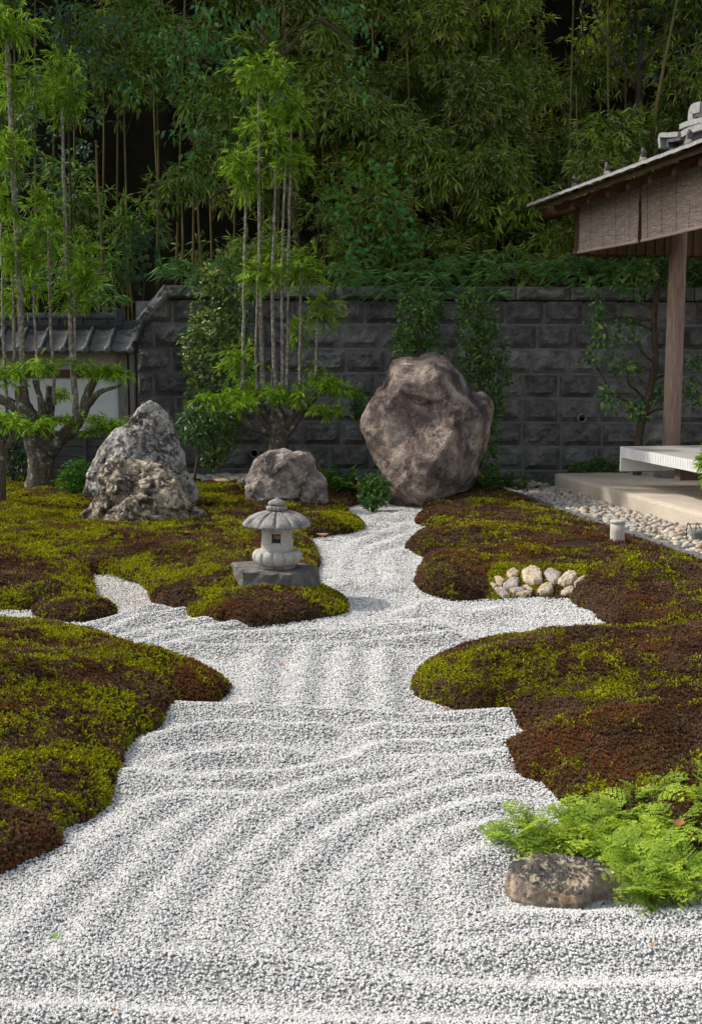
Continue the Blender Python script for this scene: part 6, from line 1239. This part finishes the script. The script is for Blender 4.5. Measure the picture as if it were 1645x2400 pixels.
for k, (px, Y) in enumerate(culms):
    if not groups[k]: continue
    base = D(px, 660, Y + .25); base[2] = hill_z(base[0], base[1]) - .1; bt = thing('bamboo', blabel(px), 'bamboo', base, 'bamboo plants of the thicket behind the wall'); topy = min(g[1] for g in groups[k]); topp = D(px + rb.uniform(-40, 40), topy - 20, Y + .3); mb = MB(); P = [base - base, (topp - base) * .35 + np.array((rb.uniform(-.04, .04), 0, 0)), (topp - base) * .7 + np.array((rb.uniform(-.08, .08), 0, 0)), topp - base]; P = smooth_pts(P, 5); mb.tube(P, list(np.linspace(.017, .006, len(P))), 7)
    mb.build('culm', m_culm, bt, True); lb = LB(); Pn = np.array(P); tw = MB()
    for (x, y, yy, mul) in groups[k]:
        c = D(x, y, yy) - base; bamboo_cluster(lb, c, rb.randrange(5, 9), .14 if mul else .30, .15 if mul else .22, mul=mul or (1, 1, 1)); i = int(np.argmin(np.abs(Pn[:, 2] - c[2] + .15))); tw.tube([Pn[i], (Pn[i] + c) / 2 + np.array((0, 0, .05)), c], [.004, .003, .002], 4, False)
    lb.build('foliage', M_LEAF, bt); tw.build('twigs', m_culm, bt)['kind'] = 'stuff'
# bare culms one can pick out in the dark gap on the left, and slim sticks on the right
for pts, w, lab in (([(243, 745), (236, 520), (228, 420), (225, 330)], 7, 'straight bare olive bamboo stem left, right of the tall cedar pole'), ([(290, 720), (283, 640), (278, 590)], 6, 'bare yellow bamboo stem behind the roofed wall end'), ([(310, 725), (303, 640), (300, 590)], 6, 'second bare bamboo stem behind the roofed wall end, right one'), ([(1375, 640), (1358, 420), (1292, 400), (1290, 200)], 4, 'thin straight green stick rising left of the pavilion eave'), ([(1535, 260), (1560, 130), (1590, -20)], 9, 'slanting dead brown bamboo pole at the upper right'), ([(475, 660), (465, 520), (460, 380)], 6, 'bare tan bamboo stem in the dark hollow above the camellia'), ([(365, 640), (370, 480), (362, 300), (360, 200)], 5, 'thin brown stem in the dark left hollow'), ([(575, 330), (572, 200), (560, 100)], 4, 'thin stem rising left of the centre cedar crown'), ([(425, 660), (428, 560), (425, 460)], 6, 'olive bare stem standing just above the wall coping left')):
    Y = 15.1; b_ = D(*pts[0], Y); o = thing('bare_bamboo', lab, 'bamboo stem', b_, 'bare stems on the slope'); mb = MB()
    if pts[1][0] - pts[2][0] > 50: pts = [pts[0], pts[1], (1352, 300), (1350, 200)]
    P = smooth_pts([D(x, y, Y) - b_ for x, y in pts], 6); P[0] = P[0] + np.array((0, .12, -.35)); mb.tube(P, list(np.linspace(w, w * .6, len(P)) / 2 / ppm(Y)), 7); mb.build('culm', m_culm, o, True)
    ns = MB()
    for q in P[2::4]: ns.tube([q - np.array((0, 0, .006)), q + np.array((0, 0, .006))], w * .62 / ppm(Y), 7)
    ns.build('nodes', m_culm, o)['kind'] = 'stuff'
# leafy trees
def tree(name, label, Y, trunk, branches, blobs, L, asp, cols, mat, dens, droop, star=False, bark=None, tw=10):
    base = D(*trunk[0], Y + .3); base[2] = min(base[2], hill_z(base[0], base[1])) - .1; t_ = thing(name, label, 'tree', base, 'trees on the slope'); s = ppm(Y); mb = MB(); P = smooth_pts([base - base] + [D(x, y, Y + .55) - base for x, y in trunk[1:]], 5); mb.tube(P, list(np.linspace(tw, tw * .6, len(P)) / s), 10, wob=.1); mb.build('trunk', bark or M_BARK2, t_, True)
    for b in branches: mb = MB(); P = smooth_pts([D(x, y, Y + .05) - base for x, y in b], 5); mb.tube(P, list(np.linspace(tw * .55, tw * .12, len(P)) / s), 7, wob=.12); mb.build('branch', bark or M_BARK2, t_, True)
    lb = LB()
    for (x, y, rx, ry) in blobs:
        k = max(1, int(rx * ry / 500))
        for j in range(k):
            a = rb.uniform(0, 6.28); r_ = math.sqrt(rb.random()); c = D(x + math.cos(a) * r_ * rx, y + math.sin(a) * r_ * ry, Y + rb.uniform(-.25, .25)) - base; n = int(dens * rb.uniform(7, 14))
            if star:
                for q in range(n):
                    p = c + rng.normal(0, .09, 3); nrm = unit(np.array((0, -.9, .6)) + rng.normal(0, .35, 3)); e1 = unit(np.cross(nrm, rng.normal(size=3))); e2 = np.cross(nrm, e1); an = np.linspace(-1.9, 1.9, 7); A = np.outer(np.cos(an), e1) + np.outer(np.sin(an), e2); l = L * (1 - .35 * np.abs(an) / 1.9) * rng.uniform(.8, 1.15); col = np.repeat(pal(cols, 1), 7, 0); lb.add(*leaf_arrays(np.repeat(p[None], 7, 0), A, np.repeat(nrm[None], 7, 0), l, l * .3, col, None, .1, .05, .45))
            else:
                d = rdir(n); P = c + d * rng.uniform(.02, .15, (n, 1)); A = unit(d * .6 + np.array((0, -.25, -droop)) + rng.normal(0, .3, (n, 3))); N = unit(np.array((0, -.9, .5)) + rng.normal(0, .4, (n, 3))); l = L * rng.uniform(.7, 1.2, n); lb.add(*leaf_arrays(P, A, N, l, l * asp, pal(cols, n, .25), None, .1, .12, .42))
    lb.build('crown', mat, t_); return t_
tree('broadleaf_tree', 'soft green broadleaf tree spreading over the bamboo, upper centre', 14.95, [(705, 660), (690, 450), (672, 250), (665, 130), (676, 65)], [[(668, 125), (690, 95), (720, 60), (745, 35)], [(672, 260), (600, 200), (520, 150), (430, 120), (380, 100)], [(672, 230), (560, 120), (500, 60)], [(690, 420), (600, 380), (520, 350), (470, 330)], [(745, 40), (800, 80), (840, 140)], [(665, 140), (620, 80), (560, 20)], [(690, 440), (540, 440), (500, 460), (490, 475)]],
  [(380, 70, 40, 40), (420, 120, 60, 60), (440, 175, 50, 40), (490, 60, 70, 50), (520, 130, 60, 40), (330, 190, 50, 35), (290, 215, 30, 25), (560, 110, 40, 40), (570, 30, 60, 40), (480, 20, 60, 30), (460, 330, 50, 45), (450, 390, 36, 40), (500, 300, 40, 26), (400, 310, 20, 14), (660, 200, 50, 40), (640, 240, 30, 30), (640, 50, 40, 30), (760, 20, 50, 30), (830, 40, 45, 50), (860, 110, 34, 50), (820, 160, 36, 40), (850, 210, 22, 34), (560, 230, 26, 24), (520, 430, 30, 26)], .098, .42, [(.08, .205, .06), (.105, .255, .075), (.15, .31, .10), (.06, .155, .05)], M_LEAF, 1.0, .75)
tree('evergreen_tree', 'dark glossy evergreen tree in the upper left corner', 15.2, [(170, 690), (165, 450), (160, 220), (165, -40)], [[(165, 300), (220, 220), (280, 150)], [(160, 200), (100, 150), (60, 100)], [(162, 420), (210, 380), (240, 350)], [(165, 120), (230, 60), (290, 20)]], [(90, 60, 90, 60), (200, 40, 90, 45), (150, 130, 80, 60), (240, 100, 70, 50), (200, 180, 70, 50), (110, 210, 60, 50), (180, 260, 60, 40), (70, 300, 60, 50), (130, 360, 80, 45), (210, 360, 40, 30), (60, 420, 60, 40), (160, 460, 50, 40), (300, 40, 40, 40), (270, 160, 40, 30), (-60, 200, 60, 200), (20, 20, 60, 50)], .085, .46, [(.028, .08, .038), (.042, .115, .05), (.06, .145, .06)], M_GLOSS, 1.15, .3, tw=3.5)
tree('maple_tree', 'fresh green maple at the thicket foot above the boulder', 14.85, [(860, 670), (865, 600), (870, 520), (880, 450)], [[(868, 560), (830, 520), (790, 480)], [(868, 540), (910, 500), (950, 470)], [(872, 500), (880, 440), (900, 420)]], [(850, 440, 60, 35), (900, 430, 50, 30), (930, 480, 50, 35), (860, 490, 80, 40), (820, 530, 60, 40), (890, 550, 80, 40), (850, 590, 70, 35), (930, 560, 40, 40), (800, 470, 30, 25), (830, 630, 50, 24)], .060, .3, [(.06, .21, .045), (.085, .27, .055), (.05, .17, .04)], M_LEAF, .9, .4, True, tw=6)
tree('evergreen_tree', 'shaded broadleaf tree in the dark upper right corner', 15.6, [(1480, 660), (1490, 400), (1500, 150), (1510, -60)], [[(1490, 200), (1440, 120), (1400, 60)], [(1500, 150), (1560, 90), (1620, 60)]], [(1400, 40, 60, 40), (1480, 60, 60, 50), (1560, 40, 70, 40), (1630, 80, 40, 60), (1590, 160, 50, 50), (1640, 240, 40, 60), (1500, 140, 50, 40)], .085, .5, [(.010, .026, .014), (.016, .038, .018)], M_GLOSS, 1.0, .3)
# climbing vine with round leaves behind the roofed wall
b_ = D(330, 705, 15.0); vn = thing('vine', 'round leaved climbing vine in the dark gap left of the wall end', 'vine', b_); lb = LB(); mb = MB(); mb.tube([(0, 0, -.3), (.05, 0, .2), (-.08, 0, .6), (.1, 0, 1.0)], [.01, .008, .006, .004], 6); mb.build('stem', M_BARK2, vn)
for x, y, rx, ry, n in ((330, 590, 50, 50, 26), (360, 550, 40, 30, 18), (300, 640, 30, 30, 10), (310, 600, 30, 40, 10)):
    for q in range(n):
        c = D(x + rb.uniform(-1, 1) * rx, y + rb.uniform(-1, 1) * ry, 15.0 + rb.uniform(-.15, .25)) - b_; A = unit(np.array([[rb.uniform(-.7, .7), -.3, -.8]])); N = unit(np.array([[rb.uniform(-.4, .4), -1, .5]])); l = rb.uniform(.07, .12); lb.add(*leaf_arrays(c[None], A, N, l, l * .95, pal([(.022, .055, .02), (.035, .08, .028), (.05, .095, .035)], 1), None, .1, .08, .5))
lb.build('foliage', M_LEAF, vn)
# fringe of dwarf bamboo hanging over the coping
SAS = [(.075, .18, .05), (.10, .23, .06), (.15, .29, .075)]
fl_ = 'clump of dwarf bamboo grass hanging over the wall coping'; spots = []
for k in range(40): spots.append((800 + k * 23 + rb.uniform(-12, 12), rb.uniform(605, 672)))
for k in range(9): spots.append((840 + k * 40 + rb.uniform(-12, 12), rb.uniform(668, 695)))
for k in range(10): spots.append((385 + k * 22, rb.uniform(630, 660)))
for k in range(9): spots.append((-20 + k * 36, rb.uniform(650, 720)))
for (x, y) in spots:
    Y = 14.62 + rb.uniform(-.05, .3) if y < 640 else 14.42 + rb.uniform(-.06, .06); c = D(x, y, Y); gb = thing('bamboo_grass', 'dwarf bamboo grass clump ' + ('on the slope behind the roofed wall' if x < 340 else 'on the coping behind the camellia column' if x < 640 else 'over the coping left of the boulder top' if x < 960 else 'over the coping between boulder and pavilion' if x < 1330 else 'over the coping under the pavilion eave'), 'bamboo grass', c, 'dwarf bamboo along the coping'); lb = LB(); mb = MB()
    for q in range(rb.randrange(4, 7)):
        tp = np.array((rb.uniform(-.12, .12), rb.uniform(-.18, .05), rb.uniform(-.08, .16))); mb.tube([(tp[0] * .3, .32, .02), tp * .6 + np.array((0, .08, .05)), tp], [.004, .003, .002], 4); m = rb.randrange(7, 11); an = rng.uniform(-2.2, 2.2, m); A = unit(np.stack([np.sin(an), rng.uniform(-.7, -.1, m), np.cos(an) * .6 - .45], 1)); N = unit(np.array((0, -.7, .8)) + rng.normal(0, .3, (m, 3))); l = rng.uniform(.12, .21, m); lb.add(*leaf_arrays(np.repeat(tp[None], m, 0), A, N, l, l * .11, pal(SAS, m, .25), None, .25, .1, .35))
    lb.build('foliage', M_LEAF, gb); mb.build('stalks', m_culm, gb)['kind'] = 'stuff'
finish_moss()
